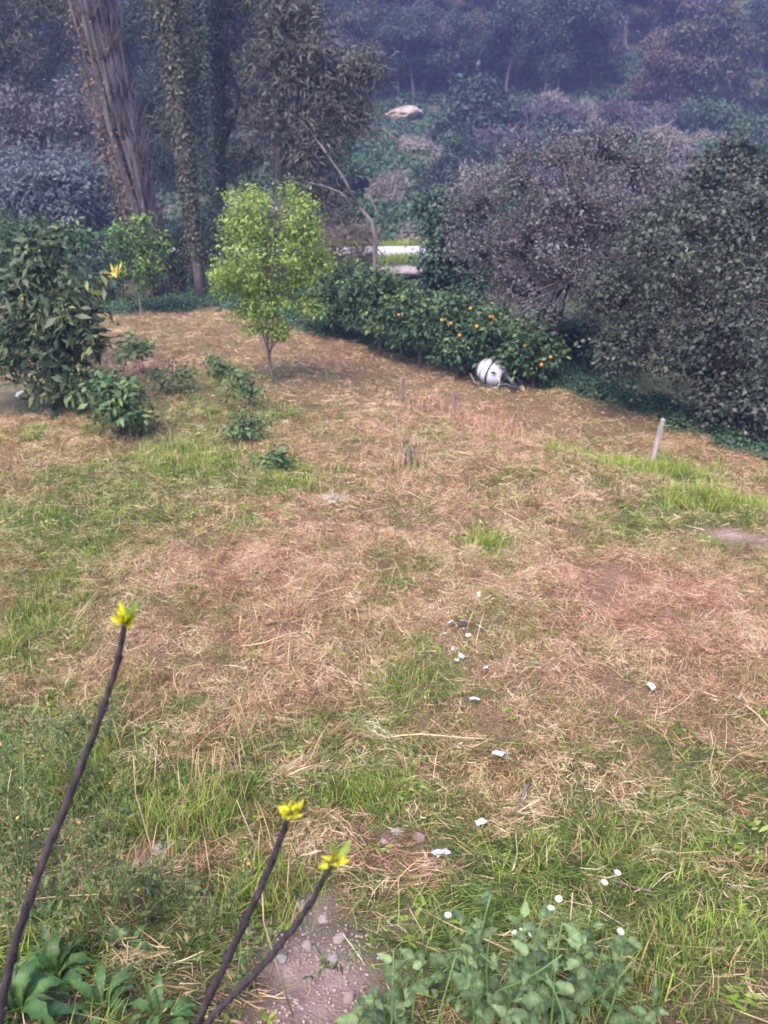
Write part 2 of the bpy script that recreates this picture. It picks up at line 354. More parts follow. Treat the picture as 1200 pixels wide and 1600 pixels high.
thatch = ramp(t, n2, [(.32, (.05, .036, .022)), (.5, (.12, .088, .05)), (.68, (.26, .19, .11))])
thatch = mixc(attr(t, 'g'), thatch, ramp(t, n2, [(.35, (.03, .045, .014)), (.65, (.08, .11, .035))]))
thatch = mixc(attr(t, 'p'), thatch, ramp(t, n2, [(.35, (.08, .042, .03)), (.65, (.24, .14, .10))]))
soil = ramp(t, n1, [(.3, (.19, .125, .108)), (.52, (.30, .21, .18)), (.75, (.40, .295, .255))])
cfield = mixc(attr(t, 's'), thatch, soil)
wood = ramp(t, noise(1.2), [(.35, (.04, .05, .025)), (.55, (.07, .075, .04)), (.72, (.13, .11, .07))])  # floor of the wood; also painted as shade under the loquat
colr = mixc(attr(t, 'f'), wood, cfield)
pb = t.nodes.new('ShaderNodeBsdfPrincipled'); pb.inputs['Roughness'].default_value = .95; pb.inputs['Specular IOR Level'].default_value = .1
t.links.new(colr, pb.inputs['Base Color'])
bp = t.nodes.new('ShaderNodeBump'); bp.inputs['Strength'].default_value = .8; bp.inputs['Distance'].default_value = .03
t.links.new(n2, bp.inputs['Height']); t.links.new(bp.outputs[0], pb.inputs['Normal']); t.links.new(pb.outputs[0], o.inputs[0])
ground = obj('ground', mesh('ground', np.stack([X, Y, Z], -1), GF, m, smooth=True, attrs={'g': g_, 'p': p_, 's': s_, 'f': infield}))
tag(ground, 'sloping mown field, soil and wooded hillside', None, None, 'structure')

rx = np.linspace(-60, 60, 241); rv = np.linspace(-2.4, 2.4, 9)
RX, RV = np.meshgrid(rx, rv); RY = ROAD_Y+RV+.05*RX+np.sin(RX/19)*.6
RZ = H(RX, RY)+.05+.02*np.cos(RV*.6)
i = np.arange(8)[:, None]*241+np.arange(240)[None]
road = obj('road', mesh('road', np.stack([RX, RY, RZ], -1), np.stack([i, i+1, i+242, i+241], -1).reshape(-1, 4), plain('concrete_road', (.38, .355, .39), .85, .10, .8), smooth=True))
tag(road, 'pale concrete lane running along the foot of the wood', None, None, 'structure')

# ------------------------------------------------------------------ scattered stuff by geometry nodes
def blade_set(rng, n, L, Wd, spread, kind):
    """strips of four quads: lying hay, upright grass"""
    K = 5; tt = np.linspace(0, 1, K)
    az = rng.uniform(0, 2*np.pi, n); ln = rng.uniform(*L, n); wd = rng.uniform(*Wd, n)
    c = rng.normal(0, spread, (n, 2))
    d = np.stack([np.cos(az), np.sin(az)], -1); pd = np.stack([-d[:, 1], d[:, 0]], -1)
    cur = rng.normal(0, .12, n)*ln
    if kind == 'lie':
        z0 = np.abs(rng.normal(0, .035, n)); arch = np.abs(rng.normal(0, .035, n)); tilt = rng.normal(.02, .06, n)
        xy = c[:, None]+d[:, None]*((tt-.5)[None, :, None]*ln[:, None, None])+pd[:, None]*(cur[:, None]*np.sin(np.pi*tt))[..., None]
        z = z0[:, None]+arch[:, None]*(1-(2*tt-1)**2)+tilt[:, None]*(tt-.5)-.005
        side = pd[:, None]*np.ones((1, K, 1)); sz = rng.normal(0, .4, n)[:, None]*np.ones((1, K))
    else:
        lean = np.abs(rng.normal(.25, .25, n)) if kind == 'up' else np.abs(rng.normal(.8, .35, n))
        hor = lean[:, None]*(tt**1.8)*ln[:, None]
        xy = c[:, None]+d[:, None]*hor[..., None]+pd[:, None]*(cur[:, None]*tt**2*.6)[..., None]
        z = ln[:, None]*(tt-.33*np.minimum(lean, 1.4)[:, None]*tt**2.2)-.01
        side = pd[:, None]*np.ones((1, K, 1)); sz = np.zeros((n, K))
    wk = (wd[:, None]*np.array([.7, 1, 1, .8, .12]))*.5
    ctr = np.concatenate([xy, z[..., None]], -1)
    sv_ = np.concatenate([side, sz[..., None]], -1)*wk[..., None]
    V = np.stack([ctr-sv_, ctr+sv_], 2).reshape(n, K*2, 3)
    q = np.array([[2*k, 2*k+1, 2*k+3, 2*k+2] for k in range(K-1)])
    F = (q[None]+(np.arange(n)*K*2)[:, None, None]).reshape(-1, 4)
    return V.reshape(-1, 3), F, np.repeat(rng.uniform(0, 1, n), K*2)
m, t, o = mat('grass_blade')
rn = attr(t, 'rnd'); gg = attr(t, 'g', 'INSTANCER'); pp = attr(t, 'p', 'INSTANCER'); bb = attr(t, 'b', 'INSTANCER')
def math_(op, a, b):
    x = t.nodes.new('ShaderNodeMath'); x.operation = op
    for i_, v in enumerate((a, b)):
        if isinstance(v, (int, float)): x.inputs[i_].default_value = v
        else: t.links.new(v, x.inputs[i_])
    return x.outputs[0]
r2 = math_('FRACT', math_('MULTIPLY', rn, 7.31), 0); r3 = math_('FRACT', math_('MULTIPLY', rn, 23.7), 0)
tan_ = ramp(t, r2, [(0, (.20, .14, .06)), (.4, (.39, .28, .12)), (.75, (.50, .38, .19)), (1, (.60, .50, .32))])
pnk = ramp(t, r2, [(0, (.24, .12, .085)), (.5, (.46, .26, .18)), (1, (.58, .42, .33))])
grn = ramp(t, r2, [(0, (.07, .115, .025)), (.5, (.16, .235, .05)), (1, (.30, .36, .09))])
grn2 = ramp(t, r2, [(0, (.15, .24, .03)), (1, (.38, .46, .08))])
dry = mixc(math_('LESS_THAN', r3, pp), tan_, pnk)
gcol = mixc(bb, grn, grn2)
col = mixc(math_('LESS_THAN', rn, gg), dry, gcol)
p = t.nodes.new('ShaderNodeBsdfDiffuse'); t.links.new(col, p.inputs[0])
tr = t.nodes.new('ShaderNodeBsdfTranslucent'); t.links.new(col, tr.inputs[0])
mx = t.nodes.new('ShaderNodeMixShader'); mx.inputs[0].default_value = .25
t.links.new(p.outputs[0], mx.inputs[1]); t.links.new(tr.outputs[0], mx.inputs[2]); t.links.new(mx.outputs[0], o.inputs[0])
M['grass'] = m

def scatter(name, label, protos, pts, attrs):
    col = bpy.data.collections.new(name+'_pieces')
    for k, me in enumerate(protos):
        col.objects.link(bpy.data.objects.new('%s_piece_%02d' % (name, k), me))
    me = bpy.data.meshes.new(name); me.vertices.add(len(pts)); me.vertices.foreach_set('co', np.asarray(pts, np.float32).ravel())
    for k, v in attrs.items():
        ty = 'INT' if k == 'idx' else 'FLOAT'
        a = me.attributes.new(k, ty, 'POINT'); a.data.foreach_set('value', np.asarray(v, np.int32 if ty == 'INT' else np.float32))
    ob = obj(name, me)
    ng = bpy.data.node_groups.new(name, 'GeometryNodeTree')
    ng.interface.new_socket('Geometry', in_out='INPUT', socket_type='NodeSocketGeometry'); ng.interface.new_socket('Geometry', in_out='OUTPUT', socket_type='NodeSocketGeometry')
    N = ng.nodes.new; Lk = ng.links.new
    gi, go = N('NodeGroupInput'), N('NodeGroupOutput'); ci = N('GeometryNodeCollectionInfo'); ci.inputs[0].default_value = col
    ci.inputs['Separate Children'].default_value = True; ci.inputs['Reset Children'].default_value = True
    ip = N('GeometryNodeInstanceOnPoints'); ip.inputs['Pick Instance'].default_value = True
    def na(n, ty):
        x = N('GeometryNodeInputNamedAttribute'); x.data_type = ty; x.inputs[0].default_value = n; return x.outputs[0]
    cx = N('ShaderNodeCombineXYZ'); e2 = N('FunctionNodeEulerToRotation')
    for k, nme in enumerate(('rx', 'ry', 'rz')):
        if nme in attrs: Lk(na(nme, 'FLOAT'), cx.inputs[k])
    Lk(cx.outputs[0], e2.inputs[0])
    Lk(gi.outputs[0], ip.inputs['Points']); Lk(ci.outputs[0], ip.inputs['Instance']); Lk(na('idx', 'INT'), ip.inputs['Instance Index'])
    Lk(e2.outputs[0], ip.inputs['Rotation']); Lk(na('sc', 'FLOAT'), ip.inputs['Scale']); Lk(ip.outputs[0], go.inputs[0])
    md = ob.modifiers.new('scatter', 'NODES'); md.node_group = ng
    return tag(ob, label, None, None, 'stuff')

m, t, o = mat('hay_and_grass')
ca = t.nodes.new('ShaderNodeAttribute'); ca.attribute_name = 'col'
p = t.nodes.new('ShaderNodeBsdfDiffuse'); t.links.new(ca.outputs['Color'], p.inputs[0])
tr = t.nodes.new('ShaderNodeBsdfTranslucent'); t.links.new(ca.outputs['Color'], tr.inputs[0])
mx = t.nodes.new('ShaderNodeMixShader'); mx.inputs[0].default_value = .25
t.links.new(p.outputs[0], mx.inputs[1]); t.links.new(tr.outputs[0], mx.inputs[2]); t.links.new(mx.outputs[0], o.inputs[0])
M['hay'] = m
rng = np.random.default_rng(3)
def lerp3(a, b, u): return np.asarray(a)[None]*(1-u[:, None])+np.asarray(b)[None]*u[:, None]
def tan_col(u): return np.stack([np.interp(u, [0, .35, .75, 1], c) for c in ((.11, .36, .53, .68), (.068, .24, .38, .55), (.036, .125, .21, .38))], -1)
def pink_col(u): return np.stack([np.interp(u, [0, .4, .8, 1], c) for c in ((.14, .40, .54, .64), (.065, .205, .33, .47), (.040, .13, .225, .36))], -1)
def green_col(u): return np.stack([np.interp(u, [0, .5, 1], c) for c in ((.034, .11, .29), (.06, .165, .335), (.013, .036, .10))], -1)
def lush_col(u): return np.stack([np.interp(u, [0, 1], c) for c in ((.11, .36), (.19, .44), (.025, .09))], -1)
BV, BF, BC, off_ = [], [], [], 0
def blades(xy, az, ln, wd, kind, col, z0, lean, K=3, cur=.12):
    global off_
    n = len(xy); tt = np.linspace(0, 1, K); d = np.stack([np.cos(az), np.sin(az)], -1); pd = np.stack([-d[:, 1], d[:, 0]], -1)
    cu = rng.normal(0, cur, n)*ln
    if kind == 'lie':
        hor = (tt-.5)[None]*ln[:, None]; lat = cu[:, None]*np.sin(np.pi*tt); z = z0[:, None]+lean[:, None]*(tt-.5)*ln[:, None]+np.abs(rng.normal(0, .05, n)*ln)[:, None]*(1-(2*tt-1)**2)
        tw = rng.normal(0, .6, n)
    else:
        hor = lean[:, None]*(tt**1.7)*ln[:, None]; lat = cu[:, None]*tt**2; z = z0[:, None]+ln[:, None]*(tt-.36*np.minimum(lean, 1.5)[:, None]*tt**2.2); tw = np.zeros(n)
    c = xy[:, None]+d[:, None]*hor[..., None]+pd[:, None]*lat[..., None]
    zz = z+H(c[..., 0], c[..., 1]) if kind == 'lie' else z+H(xy[:, 0], xy[:, 1])[:, None]
    ctr = np.concatenate([c, zz[..., None]], -1)
    wk = wd[:, None]*np.interp(tt, [0, .3, .7, 1], [.75, 1, .9, .15])*.5
    sv_ = np.concatenate([np.repeat(pd[:, None], K, 1), np.repeat(tw[:, None, None], K, 1)], -1)*wk[..., None]
    V = np.stack([ctr-sv_, ctr+sv_], 2).reshape(-1, 3); q = np.array([[2*k, 2*k+1, 2*k+3, 2*k+2] for k in range(K-1)])
    BV.append(V); BF.append((q[None]+(np.arange(n)*K*2)[:, None, None]).reshape(-1, 4)+off_); off_ += n*K*2
    BC.append(np.repeat(col, K-1, 0))
def cand(n, y0, y1):
    y = np.sqrt(rng.uniform(y0**2, y1**2, n)); hw = np.clip(.54*(y+1.2)+1.3, 2.2, 15); k = rng.uniform(0, 1, n) < 1
    x = rng.uniform(-1, 1, n)*hw; return x, y
def clumps(n, y0, y1):
    x, y = cand(n, y0, y1); return x, y
# cut hay lying in mats; (mats, blades in each, from, to, width factor)
for (nm, nb, y0, y1, wf, K) in ((2900, 46, 1.1, 4.5, .72, 3), (7800, 38, 4.5, 8, .85, 2), (9500, 30, 8, 13, 1.2, 2), (10500, 20, 13, 25, 2.1, 2)):
    cx, cy = clumps(nm, y0, y1); g, p_, s_ = field(cx, cy); e = edge(cx, cy)
    gap = fbm(cx/.26, cy/.26, 63, 2)
    keep = (e < .1+rng.normal(0, .3, nm)) & (rng.uniform(0, 1, nm) > s_*1.9) & ((cy > 2.9) | (rng.uniform(0, 1, nm) < .7)) & (gap > np.interp(cy, [6, 11], [.40, .29])+rng.normal(0, .05, nm))
    cx, cy, g, p_, gap = cx[keep], cy[keep], g[keep], p_[keep], gap[keep]; nm = len(cx)
    g = np.clip(g*.95-.04+rng.normal(0, .2, nm), 0, 1); p_ = np.clip(p_+rng.normal(0, .25, nm), 0, 1); caz = rng.uniform(0, np.pi, nm); hum = .015+.26*np.clip(gap-.42, 0, .4)+rng.gamma(1.3, .02, nm); tone = rng.normal(0, .27, nm)+.5*(fbm(cx/.45, cy/.45, 73, 2)-.5); rad = rng.uniform(.04, .10, nm)*(1+.35*(wf-.8))
    i = np.repeat(np.arange(nm), nb); n = len(i); r = rng.normal(0, 1, (n, 2))*rad[i][:, None]; dist = np.linalg.norm(r, axis=1)/rad[i]
    az = np.where(rng.uniform(0, 1, n) < .6, caz[i]+rng.normal(0, .5, n), rng.uniform(0, 6.28, n))
    ln = np.clip(rng.gamma(2.6, .032, n), .025, .42); wd = rng.uniform(.0026, .0066, n)*wf
    u = np.clip(rng.uniform(0, 1, n)+tone[i], 0, 1); cls = rng.uniform(0, 1, n)
    col = np.where((cls < g[i])[:, None], green_col(u), np.where((rng.uniform(0, 1, n) < p_[i])[:, None], pink_col(u), tan_col(u)))
    col = np.where((cls < g[i])[:, None] & (cy[i] < 5)[:, None], green_col(u*.85)*np.array([.85, .92, .95]), col)  # darker green near hay, with hill shade on the bank painted in
    z0 = hum[i]*np.exp(-dist**2*.5)*rng.uniform(.1, 1.3, n)+rng.uniform(0, .015, n)
    blades(np.stack([cx[i], cy[i]], -1)+r, az, ln, wd, 'lie', col, z0, rng.normal(0, .3, n), K, .2)
# loose crumbs of cut grass in the hollows between the mats
for (n, y0, y1, wf) in ((26000, 1.1, 5, .8), (34000, 5, 11, 1.1)):
    x, y = cand(n, y0, y1); g, p_, s_ = field(x, y); k = (edge(x, y) < 0) & (rng.uniform(0, 1, n) > s_*1.25); x, y, g, p_ = x[k], y[k], g[k], p_[k]; n = len(x); u = np.clip(rng.uniform(-.2, .8, n), 0, 1)
    col = np.where((rng.uniform(0, 1, n) < g+.1)[:, None], green_col(u), np.where((rng.uniform(0, 1, n) < p_)[:, None], pink_col(u), tan_col(u)))
    blades(np.stack([x, y], -1), rng.uniform(0, 6.28, n), rng.uniform(.025, .12, n), rng.uniform(.003, .007, n)*wf, 'lie', col, rng.uniform(.002, .02, n), rng.normal(0, .2, n), 2)
# green regrowth: short bowed blades and small tufts
def tufts(cx, cy, nb, hl, wf, lush, rad, lean=(.75, .35), K=3):
    nm = len(cx); i = np.repeat(np.arange(nm), nb); n = len(i); r = rng.normal(0, 1, (n, 2))*rad; hs = rng.uniform(.6, 1.25, nm)
    u = np.clip(rng.uniform(0, 1, n)*.7+rng.uniform(0, .3, nm)[i], 0, 1); L_ = np.asarray(lush)[i] if np.ndim(lush) else np.full(n, lush)
    col = np.where((rng.uniform(0, 1, n) < L_)[:, None], lush_col(u), green_col(u)); dr = rng.uniform(0, 1, n) < .16; col[dr] = tan_col(u)[dr]
    blades(np.stack([cx[i], cy[i]], -1)+r, rng.uniform(0, 6.28, n), rng.uniform(hl[0], hl[1], n)*hs[i], rng.uniform(.003, .007, n)*wf, 'up', col, np.full(n, -.01), np.abs(rng.normal(lean[0], lean[1], n)), K)
for (nm, nb, y0, y1, wf) in ((1500, 22, 1.1, 4.5, .8), (2600, 18, 4.5, 8, .95), (3800, 13, 8, 13, 1.3), (3800, 10, 13, 25, 1.8)):
    cx, cy = clumps(nm, y0, y1); g, p_, s_ = field(cx, cy); e = edge(cx, cy)
    k = (e < .4+rng.normal(0, .3, nm)) & (rng.uniform(0, 1, nm) < g*.85-.05) & (rng.uniform(0, 1, nm) > s_*1.6)
    tufts(cx[k], cy[k], nb, (.05, .15), wf, np.clip((g[k]-.5)*1.5, 0, .9), .06)
for (px, py, rxp, ryp, nm, hl, lush) in ((1000, 738, 120, 15, 130, (.08, .26), .85), (1120, 778, 90, 16, 80, (.08, .24), .75), (280, 1290, 60, 46, 22, (.12, .30), .55), (560, 1250, 80, 20, 15, (.08, .2), .6), (430, 1400, 60, 50, 13, (.12, .3), .6), (760, 852, 20, 9, 14, (.1, .22), .8),
                                  (300, 722, 80, 20, 60, (.08, .2), .7), (1080, 1500, 130, 80, 34, (.06, .16), .2), (30, 1010, 40, 80, 24, (.1, .24), .5), (640, 1065, 30, 16, 8, (.1, .2), .3), (950, 1340, 110, 50, 16, (.08, .2), .2), (120, 1220, 100, 50, 26, (.1, .25), .5), (20, 690, 50, 12, 24, (.1, .2), .4), (450, 748, 50, 14, 30, (.07, .16), .6)):
    c = P(px, py); k_ = ppm(c); ds = math.hypot(c[1], CAM_H-c[2])/(CAM_H-c[2])
    tufts(c[0]+rng.normal(0, rxp/k_*.6, nm), c[1]+rng.normal(0, ryp/k_*ds*.6, nm), 34, hl, 1.0 if py > 900 else 1.3, lush, .05, (.35, .25), 4)
# small broad weeds among the grass
nm = 1500; cx, cy = cand(nm, 1.2, 13); g, p_, s_ = field(cx, cy); k = (rng.uniform(0, 1, nm) < g*.9) & (edge(cx, cy) < 0) & (s_ < .6); cx, cy = cx[k], cy[k]
i = np.repeat(np.arange(len(cx)), 12); n = len(i); u = rng.uniform(0, 1, n)
blades(np.stack([cx[i], cy[i]], -1)+rng.normal(0, .05, (n, 2)), rng.uniform(0, 6.28, n), rng.uniform(.03, .07, n), rng.uniform(.012, .024, n), 'lie', np.where((u < .4)[:, None], lush_col(u), green_col(u)), rng.uniform(.01, .06, n), rng.normal(0, .3, n))
# dry standing stalks
def dry(cx, cy, nb, hl, pk, wf):
    i = np.repeat(np.arange(len(cx)), nb); n = len(i); u = rng.uniform(.3, 1, n)
    blades(np.stack([cx[i], cy[i]], -1)+rng.normal(0, .07, (n, 2)), rng.uniform(0, 6.28, n), rng.uniform(hl[0], hl[1], n), rng.uniform(.003, .005, n)*wf, 'up', np.where((rng.uniform(0, 1, n) < pk)[:, None], pink_col(u), tan_col(u)), np.full(n, -.01), np.abs(rng.normal(.35, .25, n)), 4)
x, y = cand(420, 2.5, 12); k = edge(x, y) < -.3; dry(x[k], y[k], 4, (.12, .36), .35, 1.0)
for (px, py, rxp, ryp, nm, pk) in ((640, 735, 40, 20, 16, .5), (680, 640, 55, 8, 34, .9), (760, 668, 60, 12, 36, .9), (820, 692, 45, 10, 18, .9), (600, 690, 90, 25, 22, .6), (330, 1210, 110, 90, 26, .3), (420, 1010, 60, 60, 14, .5), (200, 1400, 120, 80, 20, .4)):
    c = P(px, py); k_ = ppm(c); ds = math.hypot(c[1], CAM_H-c[2])/(CAM_H-c[2])
    dry(c[0]+rng.normal(0, rxp/k_*.6, nm), c[1]+rng.normal(0, ryp/k_*ds*.6, nm), 8, (.12, .36), pk, 1.0 if py > 900 else 1.5)
# long loose straws on top
x, y = cand(330, 2.0, 11); k = (edge(x, y) < -.3); x, y = x[k], y[k]; n = len(x); u = rng.uniform(.5, 1, n)
blades(np.stack([x, y], -1), rng.uniform(0, 6.28, n), rng.uniform(.2, .6, n), rng.uniform(.0025, .0045, n), 'lie', np.where((rng.uniform(0, 1, n) < .3)[:, None], pink_col(u), tan_col(u)), rng.uniform(.04, .09, n), rng.normal(0, .12, n), 6, .07)
me = mesh('grass', np.concatenate(BV), np.concatenate(BF), M['hay'])
ca_ = me.attributes.new('col', 'FLOAT_COLOR', 'FACE'); cc = np.concatenate(BC); ca_.data.foreach_set('color', np.concatenate([cc, np.ones((len(cc), 1))], 1).astype(np.float32).ravel())
tag(obj('grass', me), 'mown hay, dry stalks and green regrowth covering the sloping field', None, None, 'stuff')
print('blade quads', len(cc))
del BV, BF, BC

# low undergrowth beyond the field's edge and over the far slope
rng = np.random.default_rng(8)
def clump(rng, n, r, h, L, Wd):
    d = sph(rng, n, 0); rr = rng.uniform(.5, 1, n)[:, None]; pos = d*rr*np.array([r, r, h]); nrm = d+rng.normal(0, .5, (n, 3))+np.array([0, 0, .5])
    s = rng.uniform(.6, 1.4, n); V, F = leaf_quads(pos, nrm, rng.normal(0, 1, (n, 3)), L*s, Wd*s); return V, F, np.repeat(rng.uniform(0, 1, n), 4)
UP = [mesh('bramble_clump', *(lambda v, f, r: (v, f, M['bramble'], r))(*clump(rng, 260, .4, .32, .075, .045))) for k in range(3)]
UP += [mesh('slope_clump', *(lambda v, f, r: (v, f, M['scrub_green'], r))(*clump(rng, 420, 1.5, .9, .28, .18))) for k in range(3)]
UP += [mesh('dead_clump', *(lambda v, f, r: (v, f, M['scrub_pale'], r))(*clump(rng, 300, 1.2, .8, .3, .07))) for k in range(2)]
UP += [mesh('verge_clump', *(lambda v, f, r: (v, f, M['grass'], r))(*blade_set(rng, 160, (.2, .5), (.01, .03), .35, 'up')))]
xs, ys, ix, sc, ga = [], [], [], [], []
n = 1500; x = rng.uniform(-14, 12, n); e = np.abs(rng.normal(.9, 1.0, n)); y = np.interp(x, EX, EY)+e
dq = P(770, 600); k = (rng.uniform(0, 1, n) < np.where(x > 2.6, .95, .30)) & (np.hypot(x-dq[0], y-dq[1]) > 1.1); x, y = x[k], y[k]
xs.append(x); ys.append(y); ix.append(rng.integers(0, 3, len(x))); sc.append(rng.uniform(.4, 1.1, len(x))); ga.append(np.full(len(x), .5))
rk = P(630, 187); n = 3000; y = rng.uniform(47, 140, n); x = rng.uniform(-1, 1, n)*.62*y; k = ~((np.abs(x/y-rk[0]/rk[1]) < .022) & (y > rk[1]-7) & (y < rk[1]+.5)); x, y = x[k], y[k]; n = len(x); xs.append(x); ys.append(y)
ix.append(np.where(fbm(x/9, y/9, 77)+rng.normal(0, .06, n) > .60, rng.integers(6, 8, n), rng.integers(3, 6, n))); sc.append(rng.uniform(.5, 1.3, n)); ga.append(np.full(n, .5))
n = 700; x = rng.uniform(-25, 25, n); v = np.where(rng.uniform(0, 1, n) < .5, rng.uniform(-4.2, -2.8, n), rng.uniform(2.8, 4.6, n)); y = ROAD_Y+v+.05*x+np.sin(x/19)*.6
xs.append(x); ys.append(y); ix.append(np.full(n, 8)); sc.append(rng.uniform(.5, 1.0, n)); ga.append(np.full(n, .92))
x, y = np.concatenate(xs), np.concatenate(ys); n = len(x)
scatter('undergrowth', 'brambles and low scrub along the field edge and across the far slope', UP, np.stack([x, y, H(x, y)], -1),
        {'idx': np.concatenate(ix).astype(int), 'sc': np.concatenate(sc), 'rz': rng.uniform(0, 6.28, n), 'g': np.concatenate(ga), 'p': np.full(n, .2), 'b': rng.uniform(.3, 1, n)})

# ------------------------------------------------------------------ trees and shrubs
def plant(name, label, cat, base, lobes, seed, leafm, barkm, r0, top, ncl, nl, rc, L, Wd, twigs=60, group=None, wood='trunk', **kw):
    rng = np.random.default_rng(seed); root = thing(name, label, cat, base, group)
    lk = {k: kw.pop(k) for k in ('split', 'wob', 'twig_r') if k in kw}
    pos, nrm, ax, l, w, rnd, cen, li = crown(rng, lobes, ncl, nl, rc, L, Wd, **kw)
    zc = pos[:, 2] > .02
    V, F = leaf_quads(pos[zc], nrm[zc], ax[zc], l[zc], w[zc])
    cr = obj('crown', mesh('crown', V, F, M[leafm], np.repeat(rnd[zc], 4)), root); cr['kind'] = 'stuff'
    V, F = limbs(rng, top, r0, lobes, cen, li, twigs, **lk)
    obj(wood, mesh(wood, V, F, M[barkm], smooth=True), root)
    root['_n'] = len(cen); return root, cen
def copy_tree(o, loc, rz, s, label=None):
    c = o.copy(); C.objects.link(c); c.location = [float(v) for v in loc]; c.rotation_euler = (0, 0, rz); c.scale = (s, s, s) if not isinstance(s, tuple) else s
    if label: c['label'] = label
    for ch in o.children:
        d = ch.copy(); C.objects.link(d); d.parent = c
        for gch in ch.children:
            q = gch.copy(); C.objects.link(q); q.parent = d
    return c
def lobes_px(base, rows):                 # rows: (px, py, radius_px, [dy metres, squash]) seen at the tree's own distance
    out = []
    for r in rows:
        p = at(r[0], r[1], base[1]); k = ppm(p); R = r[2]/k; dy = r[3] if len(r) > 3 else 0; sq = r[4] if len(r) > 4 else .85
        out.append((p[0]-base[0], dy, p[2]-base[2], R, R, R*sq))
    return out

# bright young tree
b = P(429, 600)
lb = lobes_px(b, [(430, 345, 52, 0, 1), (385, 350, 42, .2, 1), (475, 360, 36, -.2, 1), (375, 415, 50, -.2, .9), (430, 410, 60, 0, .9), (482, 415, 40, .2, .9), (395, 470, 48, .1, .8), (450, 472, 40, -.1, .8), (420, 515, 34, 0, .7), (485, 478, 22, 0, .6), (362, 312, 16, 0, 1), (400, 312, 16, 0, 1), (455, 306, 16, 0, 1), (478, 316, 12, 0, 1)])
hz = at(440, 320, b[1])[2]-b[2]
plant('young_tree', 'slender young tree with bright yellow-green spring leaves on the mown slope', 'tree', b, lb, 5, 'young_leaf', 'bark', .032, (.02, 0, hz), 1150, 13, .08, .056, .032, 260, split=.2, tip=.5, shell=(.25, 1.05), low=-.9, up=.4, twig_r=.003)

# small round citrus tree by the field's end
b = P(222, 494)
lb = lobes_px(b, [(212, 375, 40), (190, 385, 26), (238, 390, 30, .3), (215, 415, 34), (240, 425, 22), (232, 445, 14), (195, 420, 18)])
plant('citrus_tree', 'small round-headed citrus tree on a bare straight trunk at the end of the field', 'tree', b, lb, 6, 'citrus_leaf', 'bark', .045, (0, 0, 1.25), 230, 14, .09, .10, .05, 60, split=.8, tip=.5)

# loquat-like shrubs on the left
b = P(95, 640)
lb = lobes_px(b, [(95, 480, 60, 0, .9), (140, 468, 40, -.1, .9), (60, 540, 50, .2, 1), (105, 555, 50, -.2, 1), (150, 520, 32, -.3), (30, 470, 55, .3), (178, 440, 18, -.3), (60, 420, 45, .4), (20, 400, 40, .6), (5, 560, 45, .1, 1), (120, 605, 34, -.2), (70, 612, 28, 0)])
r, cen = plant('loquat_shrub', 'big dark leafy loquat shrub with a yellow sprout on top', 'shrub', b, lb, 7, 'loquat_leaf', 'bark_dark', .05, (.1, 0, 1.3), 600, 9, .12, .17, .06, 200, split=.15, shell=(.35, 1.02), low=-.8, tip=.4, fill=.08, sub=(.22, .42))  # tip: pale young leaves, and lit tips painted into the leaf colour
rng = np.random.default_rng(71); q = at(180, 428, b[1]-.3)-b
pos = q+rng.normal(0, .07, (26, 3)); ax = rng.normal(0, .5, (26, 3))+np.array([0, 0, .9]); V, F = leaf_quads(pos, rng.normal(0, 1, (26, 3)), ax, rng.uniform(.1, .18, 26), rng.uniform(.035, .05, 26))
o_ = obj('yellow_sprout', mesh('yellow_sprout', V, F, M['young_yellow'], np.repeat(rng.uniform(0, 1, 26), 4)), r); o_['label'] = 'yellow young leaves'; o_['kind'] = 'stuff'
b = ground_under(70, 520, 15.6)
lb = lobes_px(b, [(60, 375, 44), (105, 385, 34, .2), (20, 370, 40), (-20, 380, 50), (90, 420, 40), (125, 390, 16), (40, 440, 60), (-30, 470, 60)])
plant('citrus_tree', 'broad dark citrus tree standing behind the big loquat shrub', 'tree', b, lb, 8, 'citrus_dark', 'bark_dark', .06, (0, 0, 1.4), 420, 11, .11, .12, .055, 80)
b = P(185, 682)
lb = lobes_px(b, [(175, 610, 36), (205, 625, 30, -.1), (150, 600, 26), (185, 650, 38, -.1, .7), (215, 650, 18), (205, 545, 14)])
plant('low_shrub', 'low bushy shrub with glossy grey-green leaves below the loquat', 'shrub', b, lb, 9, 'shrub_leaf', 'bark_dark', .02, (0, 0, .4), 190, 8, .08, .11, .045, 60, split=.1, low=-.9)
shr = [(285, 615, [(270, 585, 26), (300, 592, 22), (250, 590, 16)], 'sparse low shrub with pale leaf edges on the green bank'), (385, 640, [(372, 592, 14), (390, 612, 18), (360, 605, 12)], 'thin upright little shrub in front of the young tree'),
       (388, 690, [(385, 660, 22), (400, 672, 18), (365, 672, 16), (390, 640, 10)], 'small dark shrub with a bare twig at the foot of the bank'), (425, 735, [(425, 722, 16), (440, 728, 12)], 'tiny dark sprouting shrub beside the flat pale stone'),
       (335, 590, [(335, 568, 14), (350, 575, 11)], 'tiny pale-leaved shrub between the citrus and the young tree'), (225, 585, [(215, 545, 20), (205, 555, 16)], 'small green shrub at the edge of the bare reddish ground')]
for k, (px, py, rows, lab) in enumerate(shr):
    b = P(px, py); lb = lobes_px(b, rows)
    plant('low_shrub', lab, 'shrub', b, lb, 20+k, 'shrub_leaf', 'bark_dark', .014, (0, 0, lb[0][2]*.7), 60, 7, .07, .085, .038, 40, split=.05, low=-.9)

